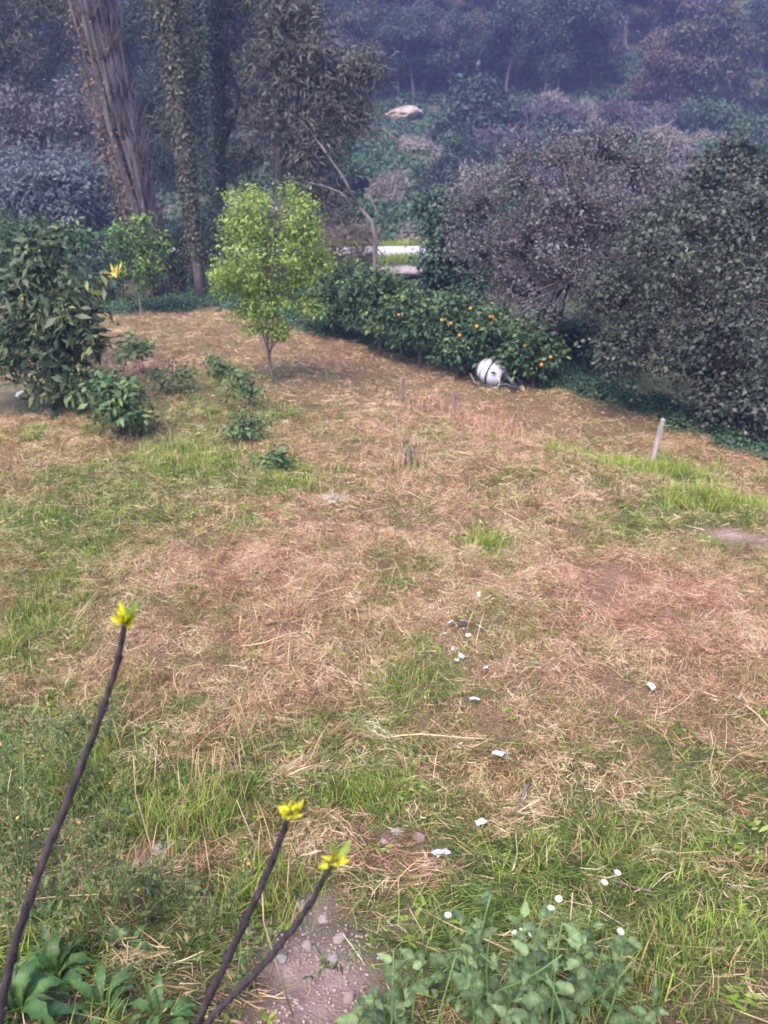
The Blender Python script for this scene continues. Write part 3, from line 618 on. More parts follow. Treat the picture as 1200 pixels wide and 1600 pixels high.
# orange trees in a row along the field's edge
row = [(520, 520, 19.6, [(515, 455, 42), (545, 450, 40, .3), (495, 480, 36), (530, 490, 40), (560, 480, 30)], 'orange tree at the head of the row, next to the young tree'),
       (590, 545, 18.6, [(590, 450, 36), (565, 470, 34), (612, 468, 34), (590, 500, 40), (620, 500, 30)], 'second orange tree of the row counted from the young tree'),
       (655, 560, 17.8, [(648, 478, 30), (630, 500, 34), (670, 495, 32), (655, 525, 38)], 'third orange tree of the row counted from the young tree'),
       (715, 575, 17.2, [(705, 490, 34), (690, 515, 34), (735, 505, 36), (715, 540, 40)], 'orange tree of the row with the most fruit'),
       (775, 588, 16.8, [(768, 515, 36), (750, 535, 34), (795, 530, 34), (770, 560, 34)], 'orange tree of the row right behind the white drum'),
       (835, 590, 16.4, [(828, 525, 34), (810, 548, 30), (848, 552, 26), (832, 572, 28)], 'last orange tree of the row, towards the dark evergreens')]
fr = [[(572, 476)], [(625, 492), (600, 520)], [(623, 492), (655, 507), (688, 515), (660, 480)], [(718, 524), (735, 482), (755, 520), (690, 500), (705, 505), (765, 495)], [(760, 519), (770, 495), (768, 505), (800, 525), (745, 510)], [(846, 570), (860, 558), (820, 540)]]
orange_me = None
for k, (px, py, Yd, rows, lab) in enumerate(row):
    b = ground_under(px, py, Yd); lb = lobes_px(b, rows)
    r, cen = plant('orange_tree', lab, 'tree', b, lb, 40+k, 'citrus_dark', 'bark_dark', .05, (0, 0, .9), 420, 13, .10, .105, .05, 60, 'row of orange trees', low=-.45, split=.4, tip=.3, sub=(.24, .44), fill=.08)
    if orange_me is None:
        bm = bmesh.new(); bmesh.ops.create_icosphere(bm, subdivisions=2, radius=.034); 
        for v in bm.verts: v.co.z *= .93
        orange_me = bpy.data.meshes.new('fruit'); bm.to_mesh(orange_me); bm.free(); orange_me.materials.append(M['orange'])
        for f in orange_me.polygons: f.use_smooth = True
    rng = np.random.default_rng(90+k)
    for (fx, fy) in fr[k]:
        q = at(fx, fy, b[1]-.38-rng.uniform(0, .2))-b; f_ = obj('fruit', orange_me, r, q); f_.scale = [rng.uniform(.9, 1.2)]*3

# big trees and shrubs on the right
b = ground_under(860, 560, 17.5)
lb = lobes_px(b, [(950, 250, 62, .5), (880, 260, 60, .3), (820, 290, 62, 0), (760, 320, 56, 0), (1000, 270, 60, .6), (900, 330, 85, -.4), (820, 380, 80, -.4), (960, 340, 80, -.1), (760, 400, 60, -.2), (880, 430, 90, -.6), (800, 455, 60, -.3), (940, 450, 85, -.4), (1040, 330, 60, .4), (730, 350, 36, .2), (980, 205, 22, .4), (930, 215, 24, .3), (1010, 390, 66, .3)])
plant('grey_tree', 'wide grey-violet tree with small dull leaves behind the orange trees', 'tree', b, lb, 60, 'grey_leaf', 'twig_violet', .16, (.3, 0, 2.6), 3000, 13, .12, .056, .034, 1300, split=.2, shell=(.4, 1.04), low=-.75, twig_r=.005)
b = ground_under(1120, 640, 14.4)
lb = lobes_px(b, [(1010, 400, 70, 0), (1080, 370, 75, .2), (1150, 340, 70, .4), (1210, 380, 90, .4), (980, 470, 70, -.1), (1060, 470, 95, -.5), (1150, 460, 110, -.6), (1000, 540, 70, -.4), (1090, 560, 95, -.9), (1190, 570, 110, -1.0), (1240, 480, 110, -.2), (1020, 350, 40, .4), (1120, 620, 80, -1.2, .7), (1220, 640, 90, -1.2, .7), (960, 520, 46, -.2)])
plant('holm_oak', 'massive dark evergreen oak with tips reaching down to the field', 'tree', b, lb, 61, 'holm_leaf', 'bark_dark', .17, (.2, 0, 2.2), 3100, 14, .13, .072, .042, 400, split=.15, shell=(.5, 1.03), low=-.9, twig_r=.005)
b = ground_under(1140, 470, 20.5)
lb = lobes_px(b, [(1140, 260, 44), (1100, 285, 40), (1180, 290, 46), (1140, 310, 60), (1210, 320, 50), (1080, 320, 44), (1145, 240, 18), (1150, 400, 80)])
plant('evergreen_tree', 'round evergreen top rising behind the massive oak', 'tree', b, lb, 62, 'holm_leaf', 'bark_dark', .12, (0, 0, 3.0), 1500, 14, .16, .10, .06, 120, low=-.6)
b = ground_under(690, 470, 21.5)
lb = lobes_px(b, [(690, 330, 34), (662, 322, 20), (715, 350, 36), (700, 375, 36), (676, 408, 30), (720, 410, 40), (712, 440, 42), (740, 380, 40), (690, 445, 30)])
plant('evergreen_tree', 'dark blue-green evergreen standing beside the pale lane', 'tree', b, lb, 63, 'dark_leaf', 'bark_dark', .09, (0, 0, 2.4), 1100, 13, .14, .11, .06, 160, low=-.8)

# behind the left end of the field: olives, pines, the poplar, bare bushes
ol = [(60, 400, 31, [(30, 280, 40), (75, 275, 36), (110, 300, 36), (50, 320, 50), (100, 335, 46), (10, 310, 40), (70, 370, 60)], 'silvery olive tree behind the citrus trees'),
      (150, 410, 33, [(140, 285, 34), (170, 300, 34), (120, 320, 36), (160, 345, 46), (200, 330, 30), (150, 390, 50)], 'silvery olive tree close to the tall poplar'),
      (20, 350, 36, [(40, 190, 52), (100, 180, 50), (0, 210, 60), (80, 230, 50), (150, 210, 44), (60, 280, 60), (170, 260, 40)], 'tall dusky olive tree rising behind the lower olives')]
for k, (px, py, Yd, rows, lab) in enumerate(ol):
    b = ground_under(px, py, Yd); lb = lobes_px(b, rows)
    plant('olive_tree', lab, 'tree', b, lb, 110+k, 'olive_leaf' if k < 2 else 'grey_leaf', 'bark', .16, (0, 0, 1.8), 900, 15, .24, .19, .05, 120, 'olive trees at the end of the field')
pines = [(360, 420, 33, [(330, 60, 75), (270, 40, 60), (400, 40, 80, -.5), (350, 130, 80), (280, 130, 60), (420, 130, 60, -.4), (300, -20, 90), (400, -40, 90), (300, 200, 60), (370, 190, 66), (460, 60, 50), (340, 260, 50), (410, 250, 50)], 'broad dusky pine with hanging grey-green boughs next to the poplar', 'pine_leaf'),
         (455, 420, 29, [(450, 30, 44), (480, 95, 40), (540, 130, 40), (575, 110, 24), (510, 170, 40), (560, 180, 30), (440, 110, 44), (480, 215, 44), (430, 200, 40), (520, 230, 30), (470, 280, 46), (500, 310, 40)], 'ragged pale pine with a bare dark trunk and broken boughs', 'pine_grey'),
         (40, 420, 40, [(40, 60, 70), (90, 100, 40), (0, 120, 70), (60, 140, 56), (20, -20, 90), (90, 20, 40), (-40, 60, 80)], 'dark rounded pine towering over the olive trees', 'pine_leaf'),
         (215, 420, 44, [(215, 60, 50), (190, 130, 40), (240, 170, 50), (220, 0, 60), (200, 230, 60), (250, 260, 60)], 'dark pine half hidden behind the poplar stems', 'hill_green')]
for k, (px, py, Yd, rows, lab, lm) in enumerate(pines):
    b = ground_under(px, py, Yd); lb = lobes_px(b, rows)
    plant('pine_tree', lab, 'tree', b, lb, 130+k, lm, 'bark_dark', .2, (lb[0][0]*.5, 0, 10.5 if k != 2 else 8), 2100, 15, .26, .22, .036, 200, 'pines behind the field', split=.35, shell=(.2, 1.02), low=-.85, droop=.1, twig_r=.008)
# the poplar: many upright stems packed together
rng = np.random.default_rng(150)
b = ground_under(250, 420, 27.0)
a0, a1 = at(236, 380, 27.0)-b, at(126, -60, 27.0)-b; dr = (a1-a0)/(a1[2]-a0[2])
root = thing('poplar_tree', 'tall leaning poplar of tightly packed bare upright stems', 'tree', b)
paths = []
for k in range(34):
    a = rng.uniform(0, 6.28); r = .43*math.sqrt(rng.uniform(0, 1)); hh = np.linspace(-.1, 15, 16)
    sp = .45+1.0*np.clip(hh/9, 0, 1)
    pth = np.stack([a0[0]*np.clip(hh/a0[2], 0, 1)+dr[0]*np.maximum(hh-a0[2], 0)+math.cos(a)*r*sp+.06*np.sin(hh*.9+k), math.sin(a)*r*sp+.06*np.cos(hh*.7+k*2), hh], -1)
    paths.append((pth, np.linspace(.12, .05, 16)*rng.uniform(.6, 1.3)))
for k, (q, r_) in enumerate(paths):
    obj('stem', mesh('stem', *tubes([(q, r_)], 8), M['poplar_bark'], smooth=True), root)
tw = []
for k in range(2400):
    q, r_ = paths[rng.integers(len(paths))]; i = rng.integers(1, 15); a = q[i]+rng.normal(0, .06, 3)
    tw.append((bend(rng, a, a+np.array([rng.normal(0, .2), rng.normal(0, .2), rng.uniform(.5, 1.5)]), 4, .05), np.linspace(.018, .006, 4)))
o_ = obj('twigs', mesh('twigs', *tubes(tw, 4), M['poplar_bark']), root); o_['kind'] = 'stuff'
n = 3400; q = [paths[i][0][rng.integers(1, 9)] for i in rng.integers(0, 34, n)]; pos = np.array(q)+rng.normal(0, .22, (n, 3))-np.array([.35, 0, 0]); pos[:, 2] = np.abs(pos[:, 2]+rng.normal(0, .7, n))+.05
V, F = leaf_quads(pos, rng.normal(0, 1, (n, 3)), rng.normal(0, 1, (n, 3)), rng.uniform(.06, .14, n), rng.uniform(.03, .07, n))
o_ = obj('withered_leaves', mesh('withered_leaves', V, F, M['dry_brown'], np.repeat(rng.uniform(0, 1, n), 4)), root); o_['label'] = 'reddish brown withered leaves'; o_['kind'] = 'stuff'
# ivy-clad column beside it
def column(name, label, px0, py0, px1, py1, Yd, wpx, leafm, n, seed):
    rng = np.random.default_rng(seed); b = ground_under(px0, py0, Yd); a0, a1 = at(px0, py0, Yd)-b, at(px1, py1, Yd)-b
    k = ppm(b+a0); hh = np.linspace(-.1, 14, 12); dr = (a1-a0)/(a1[2]-a0[2]); pth = np.stack([dr[0]*hh, .05*np.sin(hh), hh], -1)
    root = thing(name, label, 'tree', b); obj('trunk', mesh('trunk', *tubes([(pth, np.linspace(.17, .07, 12))], 9), M['bark'], smooth=True), root)
    z = rng.uniform(1.3, 14, n); R = wpx/k*.5*(.7+.5*fbm(z/1.2, z*0, seed)); a = rng.uniform(0, 6.28, n); rr = R*np.sqrt(rng.uniform(.1, 1, n))
    pos = np.stack([dr[0]*z+np.cos(a)*rr, np.sin(a)*rr, z], -1); nr = np.stack([np.cos(a), np.sin(a), np.full(n, .3)], -1)+rng.normal(0, .4, (n, 3))
    s = rng.uniform(.5, 1.4, n); V, F = leaf_quads(pos, nr, rng.normal(0, 1, (n, 3))-np.array([0, 0, .6]), .10*s, .065*s)
    o_ = obj('crown', mesh('crown', V, F, M[leafm], np.repeat(rng.uniform(0, 1, n), 4)), root); o_['kind'] = 'stuff'
column('ivy_clad_tree', 'slim straight trunk cloaked in dull creeper, next to the poplar', 312, 446, 262, 0, 26.0, 36, 'hill_olive', 11000, 160)
column('ivy_clad_tree', 'dusky creeper-clad trunk between the slim trunk and the pale pine', 345, 440, 318, 0, 31.0, 34, 'hill_green', 9000, 161)
# dark shrubs filling the foot of the trees
for k, (px, py, Yd, rows, lab, lm) in enumerate([(170, 420, 25.5, [(150, 380, 44), (185, 395, 40), (120, 400, 44), (160, 430, 44)], 'dark shrub under the olive trees', 'dark_leaf'), (285, 440, 28, [(270, 400, 40), (300, 380, 40), (320, 410, 40), (265, 440, 34), (300, 445, 34)], 'dark shrub at the foot of the slim creeper-clad trunk', 'hill_green'),
        (395, 440, 27, [(370, 400, 44), (410, 380, 44), (440, 400, 44), (380, 440, 40), (430, 440, 40), (350, 360, 36)], 'dark shrub directly behind the young tree', 'hill_green'), (540, 440, 25, [(545, 365, 34), (530, 395, 34), (566, 388, 32), (556, 420, 36), (515, 360, 26), (582, 398, 20), (580, 375, 16)], 'brownish bare bush behind the first orange trees', 'hill_brown'),
        (470, 430, 27.5, [(470, 370, 44), (500, 400, 40), (460, 420, 44)], 'dusky bush below the pale ragged pine', 'hill_olive'),
        (790, 440, 24, [(760, 400, 44), (800, 390, 50), (840, 400, 44), (780, 440, 44), (830, 450, 44)], 'dusky bush in the shade behind the wide grey-violet tree', 'hill_violet'), (920, 470, 22.5, [(890, 430, 50), (930, 420, 54), (960, 440, 50), (880, 500, 50), (930, 510, 54), (980, 490, 54)], 'dark bush filling the gap between the grey-violet tree and the massive oak', 'dark_leaf'), (900, 560, 18.8, [(880, 540, 36), (920, 545, 36), (955, 560, 34)], 'low dark bush at the foot of the massive oak', 'dark_leaf')]):
    b = ground_under(px, py, Yd); lb = lobes_px(b, rows)
    plant('dark_shrub', lab, 'shrub', b, lb, 170+k, lm, 'bark_dark', .05, (0, 0, .8), 420, 13, .16, .1, .05 if k != 3 else .02, 160, split=.1, low=-.9)
# broken dead tree by the lane
rng = np.random.default_rng(180); Yd = 24.0; b = ground_under(588, 432, Yd)
root = thing('dead_tree', 'broken grey dead tree with a long arching bare bough by the lane', 'tree', b)
f = lambda px, py, dy=0: at(px, py, Yd+dy)-b
tp = np.array([(0, 0, -.1), f(586, 400), f(588, 375), f(580, 345), f(560, 322)]); obj('trunk', mesh('trunk', *tubes([(tp, [.09, .07, .07, .05, .04])], 8), M['bark'], smooth=True), root)
for q in [[(560, 322), (530, 300), (505, 290), (480, 285)], [(560, 322), (535, 275), (510, 240), (485, 205), (470, 190)], [(588, 375), (598, 352), (590, 335), (575, 300)], [(588, 378), (575, 372), (600, 400), (602, 412)], [(510, 240), (500, 225), (490, 226)]]:
    pt = np.array([f(*v, rng.normal(0, .1)) for v in q]); obj('bough', mesh('bough', *tubes([(pt, np.linspace(.036, .012, len(pt)))], 6), M['bark'], smooth=True), root)
# low stone wall fragments under the lane
for k, (px, py, w, h) in enumerate([(625, 412, 40, 10), (690, 440, 28, 16), (705, 458, 30, 14), (600, 425, 30, 9)]):
    rng = np.random.default_rng(190+k); bm = bmesh.new(); bmesh.ops.create_icosphere(bm, subdivisions=3, radius=1)
    Yd = (34, 24, 23, 30)[k]; b = ground_under(px, py, Yd); kk = ppm(b)
    for v in bm.verts:
        n_ = fbm(v.co.x*1.6+k*9, v.co.y*1.6+v.co.z*2, 9)-.5; v.co *= 1+.6*n_; v.co = Vector((v.co.x*w/kk, v.co.y*.5, max(v.co.z, -.3)*h/kk*.9))
    me = bpy.data.meshes.new('boulder'); bm.to_mesh(me); bm.free(); me.materials.append(M['rock'])
    b[2] = min(at(px, py, Yd)[2], b[2]+.25)
    tag(obj('boulder', me, None, b), ['long pinkish boulder lying just below the pale lane', 'pale rock under the dark blue-green evergreen', 'pale rock showing behind the orange trees', 'brown earthy boulder at the foot of the dead tree'][k], 'rock')
b = P(630, 187)
bm = bmesh.new(); bmesh.ops.create_icosphere(bm, subdivisions=3, radius=1)
for v in bm.verts:
    n_ = fbm(v.co.x*1.7+3, v.co.y*2+v.co.z*2, 19)-.5; v.co *= 1+.7*n_; v.co = Vector((v.co.x*1.9, v.co.y*1.2, v.co.z*.7+.25*v.co.x+.3*(fbm(v.co.x*3, v.co.y*3, 29)-.5)))
me = bpy.data.meshes.new('rock_outcrop'); bm.to_mesh(me); bm.free(); me.materials.append(M['outcrop'])
tag(obj('rock_outcrop', me, None, [b[0], b[1]-.5, b[2]+.45]), 'pale rock outcrop high on the scrubby slope', 'rock')

# far slope: scrub bushes and the wood, each tree an object
def proto(name, label, cat, group, seed, leafm, lobes, r0, top, ncl, nl, rc, L, Wd, twigs, **kw):
    r, c = plant(name, label, cat, (0, 0, 0), lobes, seed, leafm, 'bark', r0, top, ncl, nl, rc, L, Wd, twigs, group, **kw); return r
def rl(seed, n, R, hz, hr, s):
    g = np.random.default_rng(seed); a = np.arange(n)*2.4+g.uniform(0, 1, n); q = np.sqrt(np.linspace(.02, 1, n))
    return [(R*q[i]*math.cos(a[i]), R*q[i]*math.sin(a[i]), hz+hr*(g.uniform(-1, 1)-.8*q[i]**2+.4), s*g.uniform(.7, 1.2), s*g.uniform(.7, 1.2), s*g.uniform(.55, .85)) for i in range(n)]
WG = 'trees of the wood on the far hillside'; SG = 'bushes on the far slope'
PR = [proto('pine_tree', 'dark blue-green pine in the wood on the far hillside', 'tree', WG, 201, 'hill_green', rl(1, 12, 2.8, 6.2, 2.0, 1.7), .22, (0, 0, 7), 1350, 15, .40, .36, .12, 60),
      proto('pine_tree', 'olive-tinted pine in the wood on the far hillside', 'tree', WG, 202, 'hill_olive', rl(2, 14, 3.0, 6.0, 2.4, 1.6), .22, (0, 0, 7), 1350, 15, .40, .36, .12, 60),
      proto('bare_tree', 'leafless violet-grey tree in the wood on the far hillside', 'tree', WG, 203, 'hill_violet', rl(3, 13, 2.6, 5.6, 2.6, 1.5), .2, (0, 0, 7), 1350, 15, .40, .36, .12, 220, twig_r=.02),
      proto('pine_tree', 'tall narrow dark pine in the wood on the far hillside', 'tree', WG, 204, 'hill_green', rl(4, 12, 1.7, 6.6, 3.6, 1.3), .2, (0, 0, 9), 1400, 15, .38, .34, .11, 50),
      proto('broadleaf_tree', 'brownish budding tree in the wood on the far hillside', 'tree', WG, 205, 'hill_brown', rl(5, 11, 2.4, 5.0, 2.0, 1.5), .2, (0, 0, 6), 1300, 15, .38, .32, .09, 120, twig_r=.02)]
PS = [proto('slope_bush', 'rounded green bush on the far slope', 'bush', SG, 211, 'scrub_green', rl(6, 7, 1.1, .9, .4, .8), .05, (0, 0, .9), 260, 12, .2, .2, .11, 30),
      proto('slope_bush', 'rounded dark bush on the far slope', 'bush', SG, 212, 'hill_green', rl(7, 8, 1.2, 1.1, .5, .9), .05, (0, 0, 1), 260, 12, .2, .2, .10, 30),
      proto('slope_bush', 'pale dry feathery bush on the far slope', 'bush', SG, 213, 'scrub_pale', rl(8, 7, .8, 1.2, .8, .7), .04, (0, 0, 1.4), 260, 12, .18, .3, .04, 60),
      proto('slope_bush', 'violet-grey leafless bush on the far slope', 'bush', SG, 214, 'hill_violet', rl(9, 8, 1.1, 1.2, .5, .8), .05, (0, 0, 1.2), 260, 12, .2, .24, .05, 80)]
rk = P(630, 187)
first = {}
def place(P_, x, y, rz, s):
    if abs(x/y-rk[0]/rk[1]) < .05 and rk[1]-34 < y < rk[1]-1: return
    loc = (x, y, float(H(x, y))-.05)
    if P_.name not in first:
        first[P_.name] = 1; P_.location = loc; P_.rotation_euler = (0, 0, rz); P_.scale = (s, s, s)
    else: copy_tree(P_, loc, rz, s)
rng = np.random.default_rng(220)
for rw, yd in enumerate(np.arange(86, 150, 8.0)):
    hw = .56*yd+4; n = int(2*hw/7.0)
    for k in range(n):
        x = -hw+(k+.5+rng.uniform(-.35, .35))*2*hw/n; y = yd+rng.uniform(-3, 3)
        u = (x/y); 
        if yd < 100 and .33 < u < .44 and rng.uniform() < .7: continue            # open green gully on the right
        if yd < 94 and -.06 < u < .12 and rng.uniform() < .15: continue
        if u < -.33 and yd > 110: continue
        w = np.array([.34, .2, .2, .16, .10]); place(PR[rng.choice(5, p=w)], x, y, rng.uniform(0, 6.28), rng.uniform(.75, 1.25))
for k in range(95):
    y = rng.uniform(47.5, 88); x = rng.uniform(-.12, .56)*y
    if y < 49.5 and 0 < x < 3: continue
    pr = 2 if (fbm(x/8, y/8, 99) > .56) else rng.choice(4, p=[.38, .3, .12, .2])
    place(PS[pr], x, y, rng.uniform(0, 6.28), rng.uniform(.7, 1.7))
for k in range(7):
    x = rk[0]+(k-3)*2.6+rng.normal(0, .6); y = rk[1]+4+rng.uniform(0, 4); place(PR[(0, 1, 3, 0, 2, 0, 1)[k]], x, y, rng.uniform(0, 6.28), rng.uniform(.7, .95))
for (px, py, pi, s) in ((745, 225, 1, 2.2), (770, 230, 1, 2.0), (715, 225, 0, 1.6), (665, 300, 2, 1.5), (640, 310, 2, 1.3), (690, 290, 2, 1.4), (610, 330, 2, 1.2), (850, 225, 3, 1.8)):
    q = P(px, py); place(PS[pi], q[0], q[1], rng.uniform(0, 6.28), s)

# ------------------------------------------------------------------ stakes, drum, litter, stones
def stake(px, py, px1, py1, r, mt, label):
    b = P(px, py); t_ = at(px1, py1, b[1]+.05)-b; rng = np.random.default_rng(int(px))
    bm = bmesh.new(); pts = [np.array([0, 0, -.15])]+[t_*k for k in (.2, .5, .8, 1)]
    rings = []
    for i_, q in enumerate(pts):
        rr = r*(1.1-.06*i_); rings.append([bm.verts.new(Vector(q)+Vector((math.cos(a)*rr*rng.uniform(.85, 1.1), math.sin(a)*rr*rng.uniform(.85, 1.1), (rng.uniform(-.02, .03) if i_ == 4 else 0)))) for a in np.linspace(0, 6.283, 8, endpoint=False)])
    for A, B in zip(rings, rings[1:]):
        for k in range(8): bm.faces.new((A[k], A[(k+1) % 8], B[(k+1) % 8], B[k]))
    bm.faces.new(rings[-1]); bm.faces.new(rings[0][::-1])
    me = bpy.data.meshes.new('stake'); bm.to_mesh(me); bm.free(); me.materials.append(M[mt]); tag(obj('stake', me, None, b), label, 'stake', 'stakes in the field')
stake(626, 628, 629, 592, .037, 'stake_dark', 'short upright brown stake standing alone in dry grass')
stake(707, 650, 711, 619, .034, 'stake_dark', 'stubby dark stake end sticking out of reddish dry weeds')
stake(1017, 728, 1036, 656, .045, 'stake_wood', 'tall leaning weathered grey stake in the bright green strip')

b = P(770, 600)
root = thing('drum_mixer', 'white drum with a dark band lying on a dark metal frame by the orange trees', 'mixer', b, None, -.6); root.scale = (.95, .95, .95)
def lathe(prof, n=28):
    a = np.linspace(0, 2*np.pi, n, endpoint=False); V = np.concatenate([np.stack([np.full(n, x), r*np.cos(a), r*np.sin(a)], -1) for x, r in prof]); k = len(prof)
    i = np.arange(k-1)[:, None]*n; j = np.arange(n)[None]; jn = (j+1) % n
    return V, np.stack([i+j, i+jn, i+n+jn, i+n+j], -1).reshape(-1, 4)
tilt = Matrix.Rotation(math.radians(14), 3, 'Y')
def tl(V): return np.array([tilt @ Vector(v) for v in V])+np.array([-.03, 0, .27])
Vd, Fd = lathe([(-.29, .001), (-.29, .20), (-.27, .225), (-.12, .285), (0, .30), (.12, .29), (.27, .22), (.30, .16), (.30, .14), (.2, .13)]); obj('drum', mesh('drum', tl(Vd), Fd, M['white_paint'], smooth=True), root)
Vd, Fd = lathe([(-.022, .295), (-.022, .318), (.022, .318), (.022, .295)]); obj('band', mesh('band', tl(Vd), Fd, M['black_metal']), root)
Vd, Fd = lathe([(-.185, .262), (-.183, .274), (-.170, .280), (-.168, .266)]); obj('rib', mesh('rib', tl(Vd), Fd, M['black_metal']), root)
Vd, Fd = lathe([(-.36, .001), (-.36, .17), (-.29, .20), (-.285, .1)]); obj('end_plate', mesh('end_plate', tl(Vd), Fd, M['black_metal'], smooth=True), root)
rng = np.random.default_rng(1)
for nm, pts, r, mt in (('frame', [(-.38, -.33, .02), (-.05, -.35, .05), (.25, -.34, .10), (.5, -.3, .14), (.78, -.2, .03)], .022, 'black_metal'), ('frame', [(-.36, .3, .02), (0, .34, .05), (.3, .32, .1), (.7, .2, .02)], .022, 'black_metal'),
                       ('strut', [(-.42, -.33, .26), (-.3, -.36, .10), (-.15, -.36, .03)], .010, 'stake_wood'), ('handle', [(.18, -.36, .03), (.30, -.37, .05), (.36, -.37, .15), (.33, -.37, .24), (.27, -.36, .27)], .011, 'bare_metal'),
                       ('leg', [(.33, -.1, .32), (.5, -.15, .2), (.68, -.18, .05)], .05, 'black_metal'), ('leg', [(.35, .1, .3), (.5, .15, .2), (.7, .18, .02)], .03, 'black_metal')):
    obj(nm, mesh(nm, *tubes([(np.array(pts, float), r)], 8), M[mt], smooth=True), root)

def pebble_mesh(seed, mt, sub=2, squash=.6):
    bm = bmesh.new(); bmesh.ops.create_icosphere(bm, subdivisions=sub, radius=1)
    for v in bm.verts:
        n_ = fbm(v.co.x*1.3+seed*7.1, v.co.y*1.3+v.co.z*1.9+seed, 3)-.5; v.co *= 1+.7*n_; v.co.z *= squash
    me = bpy.data.meshes.new('stone'); bm.to_mesh(me); bm.free(); me.materials.append(M[mt]); return me
PB = [pebble_mesh(s, 'stone' if s % 2 else 'stone_pink') for s in range(6)]
rng = np.random.default_rng(230)
o_ = obj('stone', pebble_mesh(9, 'stone', 3, .22), None, P(522, 779)); o_.scale = (.19, .13, .2); o_.rotation_euler = (.1, 0, .3); tag(o_, 'flat pale stone lying in grass below the low shrubs', 'stone')
o_ = obj('stone', pebble_mesh(12, 'stone', 3, .7), None, P(1033, 924)); o_.scale = (.04, .04, .04); tag(o_, 'round whitish stone on the reddish dry patch', 'stone')
for (px, py, s) in ((620, 1302, .035), (655, 1312, .045), (600, 1318, .03), (690, 1312, .03), (470, 1420, .04), (505, 1440, .035), (455, 1450, .03), (520, 1500, .028), (440, 1500, .025), (530, 1470, .035), (480, 1480, .03), (545, 1560, .03), (450, 1560, .02), (300, 1385, .03), (250, 1330, .045), (215, 1350, .03), (280, 1340, .025)):
    q = P(px, py); o_ = obj('stone', PB[rng.integers(6)], None, q+np.array([0, 0, s*.3])); o_.scale = (s, s*.8, s); o_.rotation_euler = (0, 0, rng.uniform(0, 6)); tag(o_, 'small pinkish-grey stone in the bare soil below the bank', 'stone', 'small stones on the bank')
V, F = [], []
n = 900; c = P(490, 1540)
x = c[0]+rng.normal(0, .22, n); y = c[1]+rng.normal(0, .35, n); s = rng.uniform(.002, .011, n)
oc = np.array([(1, 0, 0), (0, 1, 0), (-1, 0, 0), (0, -1, 0), (0, 0, .7), (0, 0, -.7)], float); of = np.array([(0, 1, 4), (1, 2, 4), (2, 3, 4), (3, 0, 4), (1, 0, 5), (2, 1, 5), (3, 2, 5), (0, 3, 5)])
V = oc[None]*s[:, None, None]*rng.uniform(.6, 1.3, (n, 6, 1))+np.stack([x, y, H(x, y)+s*.3], -1)[:, None]
tag(obj('gravel', mesh('gravel', V.reshape(-1, 3), (of[None]+np.arange(n)[:, None, None]*6).reshape(-1, 3), M['gravel'])), 'fine gravel and crumbs of earth on the bare soil', None, None, 'stuff')

def crumple(seed, n=6):
    g = np.random.default_rng(seed); u, v = np.meshgrid(np.linspace(-.5, .5, n), np.linspace(-.5, .5, n)); z = .28*(g.uniform(0, 1, (n, n)))+.15*np.cos(u*3)
    V = np.stack([u+g.normal(0, .06, (n, n)), v*.7+g.normal(0, .06, (n, n)), z], -1); i = np.arange(n-1)[:, None]*n+np.arange(n-1)[None]
    return mesh('paper_scrap', V, np.stack([i, i+1, i+n+1, i+n], -1).reshape(-1, 4), M['paper'])
CR = [crumple(s) for s in range(4)]
for (px, py, s, lab) in ((33, 622, .17, 'crumpled white bag on the bare ground under the loquat shrub'), (781, 1191, .10, 'crumpled bluish-white paper scrap alone in the cut grass'), (690, 1348, .075, 'white paper scrap beside the reddish patch of dry grass'), (751, 1298, .05, 'small white scrap among the stones above the reddish patch'),
                         (722, 985, .14, 'largest white scrap of the scattered litter in the hay'), (740, 1104, .07, 'thin white sliver of litter lying in the hay'), (760, 1054, .07, 'narrow white strip of litter lying on reddish hay'), (1016, 1083, .06, 'white scrap on green grass below the reddish dry patch')):
    q = P(px, py); o_ = obj('paper_scrap', CR[rng.integers(4)], None, q+np.array([0, 0, .07])); o_.scale = (s*1.2, s, s*.6); o_.rotation_euler = (rng.normal(0, .3), rng.normal(0, .3), rng.uniform(0, 6)); tag(o_, lab, 'litter', 'white litter in the field')
for k in range(14):
    q = P(715+rng.normal(0, 26), 985+rng.normal(0, 34)); s = rng.uniform(.02, .055); o_ = obj('paper_scrap', CR[rng.integers(4)], None, q+np.array([0, 0, .07])); o_.scale = (s, s*.8, s*.5); o_.rotation_euler = (rng.normal(0, .4), rng.normal(0, .4), rng.uniform(0, 6)); tag(o_, 'tiny white shred of the scattered litter in the hay', 'litter', 'white shreds in the field')
def stick(px, py, px1, py1, r, mt, label, cat='stick', lift=.03):
    a, b_ = P(px, py), P(px1, py1); rng = np.random.default_rng(int(px)); pth = bend(rng, (0, 0, lift), b_-a+np.array([0, 0, lift+.03]), 6, .03)
    tag(obj('stick', mesh('stick', *tubes([(pth, np.linspace(r, r*.7, 6))], 6), M[mt], smooth=True), None, a), label, cat, 'sticks in the field')
stick(812, 1275, 826, 1235, .02, 'bark', 'short thick brown stick pointing uphill in the grass')
stick(770, 1028, 880, 1050, .006, 'bark', 'thin dark twig lying across the reddish hay')
stick(1150, 1105, 1215, 1200, .006, 'straw', 'long pale stalk lying slantwise on the slope', lift=.06)
stick(800, 1370, 805, 1310, .005, 'straw', 'thin reddish stalk standing up by the small white scrap', lift=.05)
stick(590, 1160, 770, 1165, .006, 'straw', 'long straw stalk stretched across the cut grass')
stick(940, 1375, 1015, 1405, .008, 'bark', 'dark stick lying beside the white daisies')

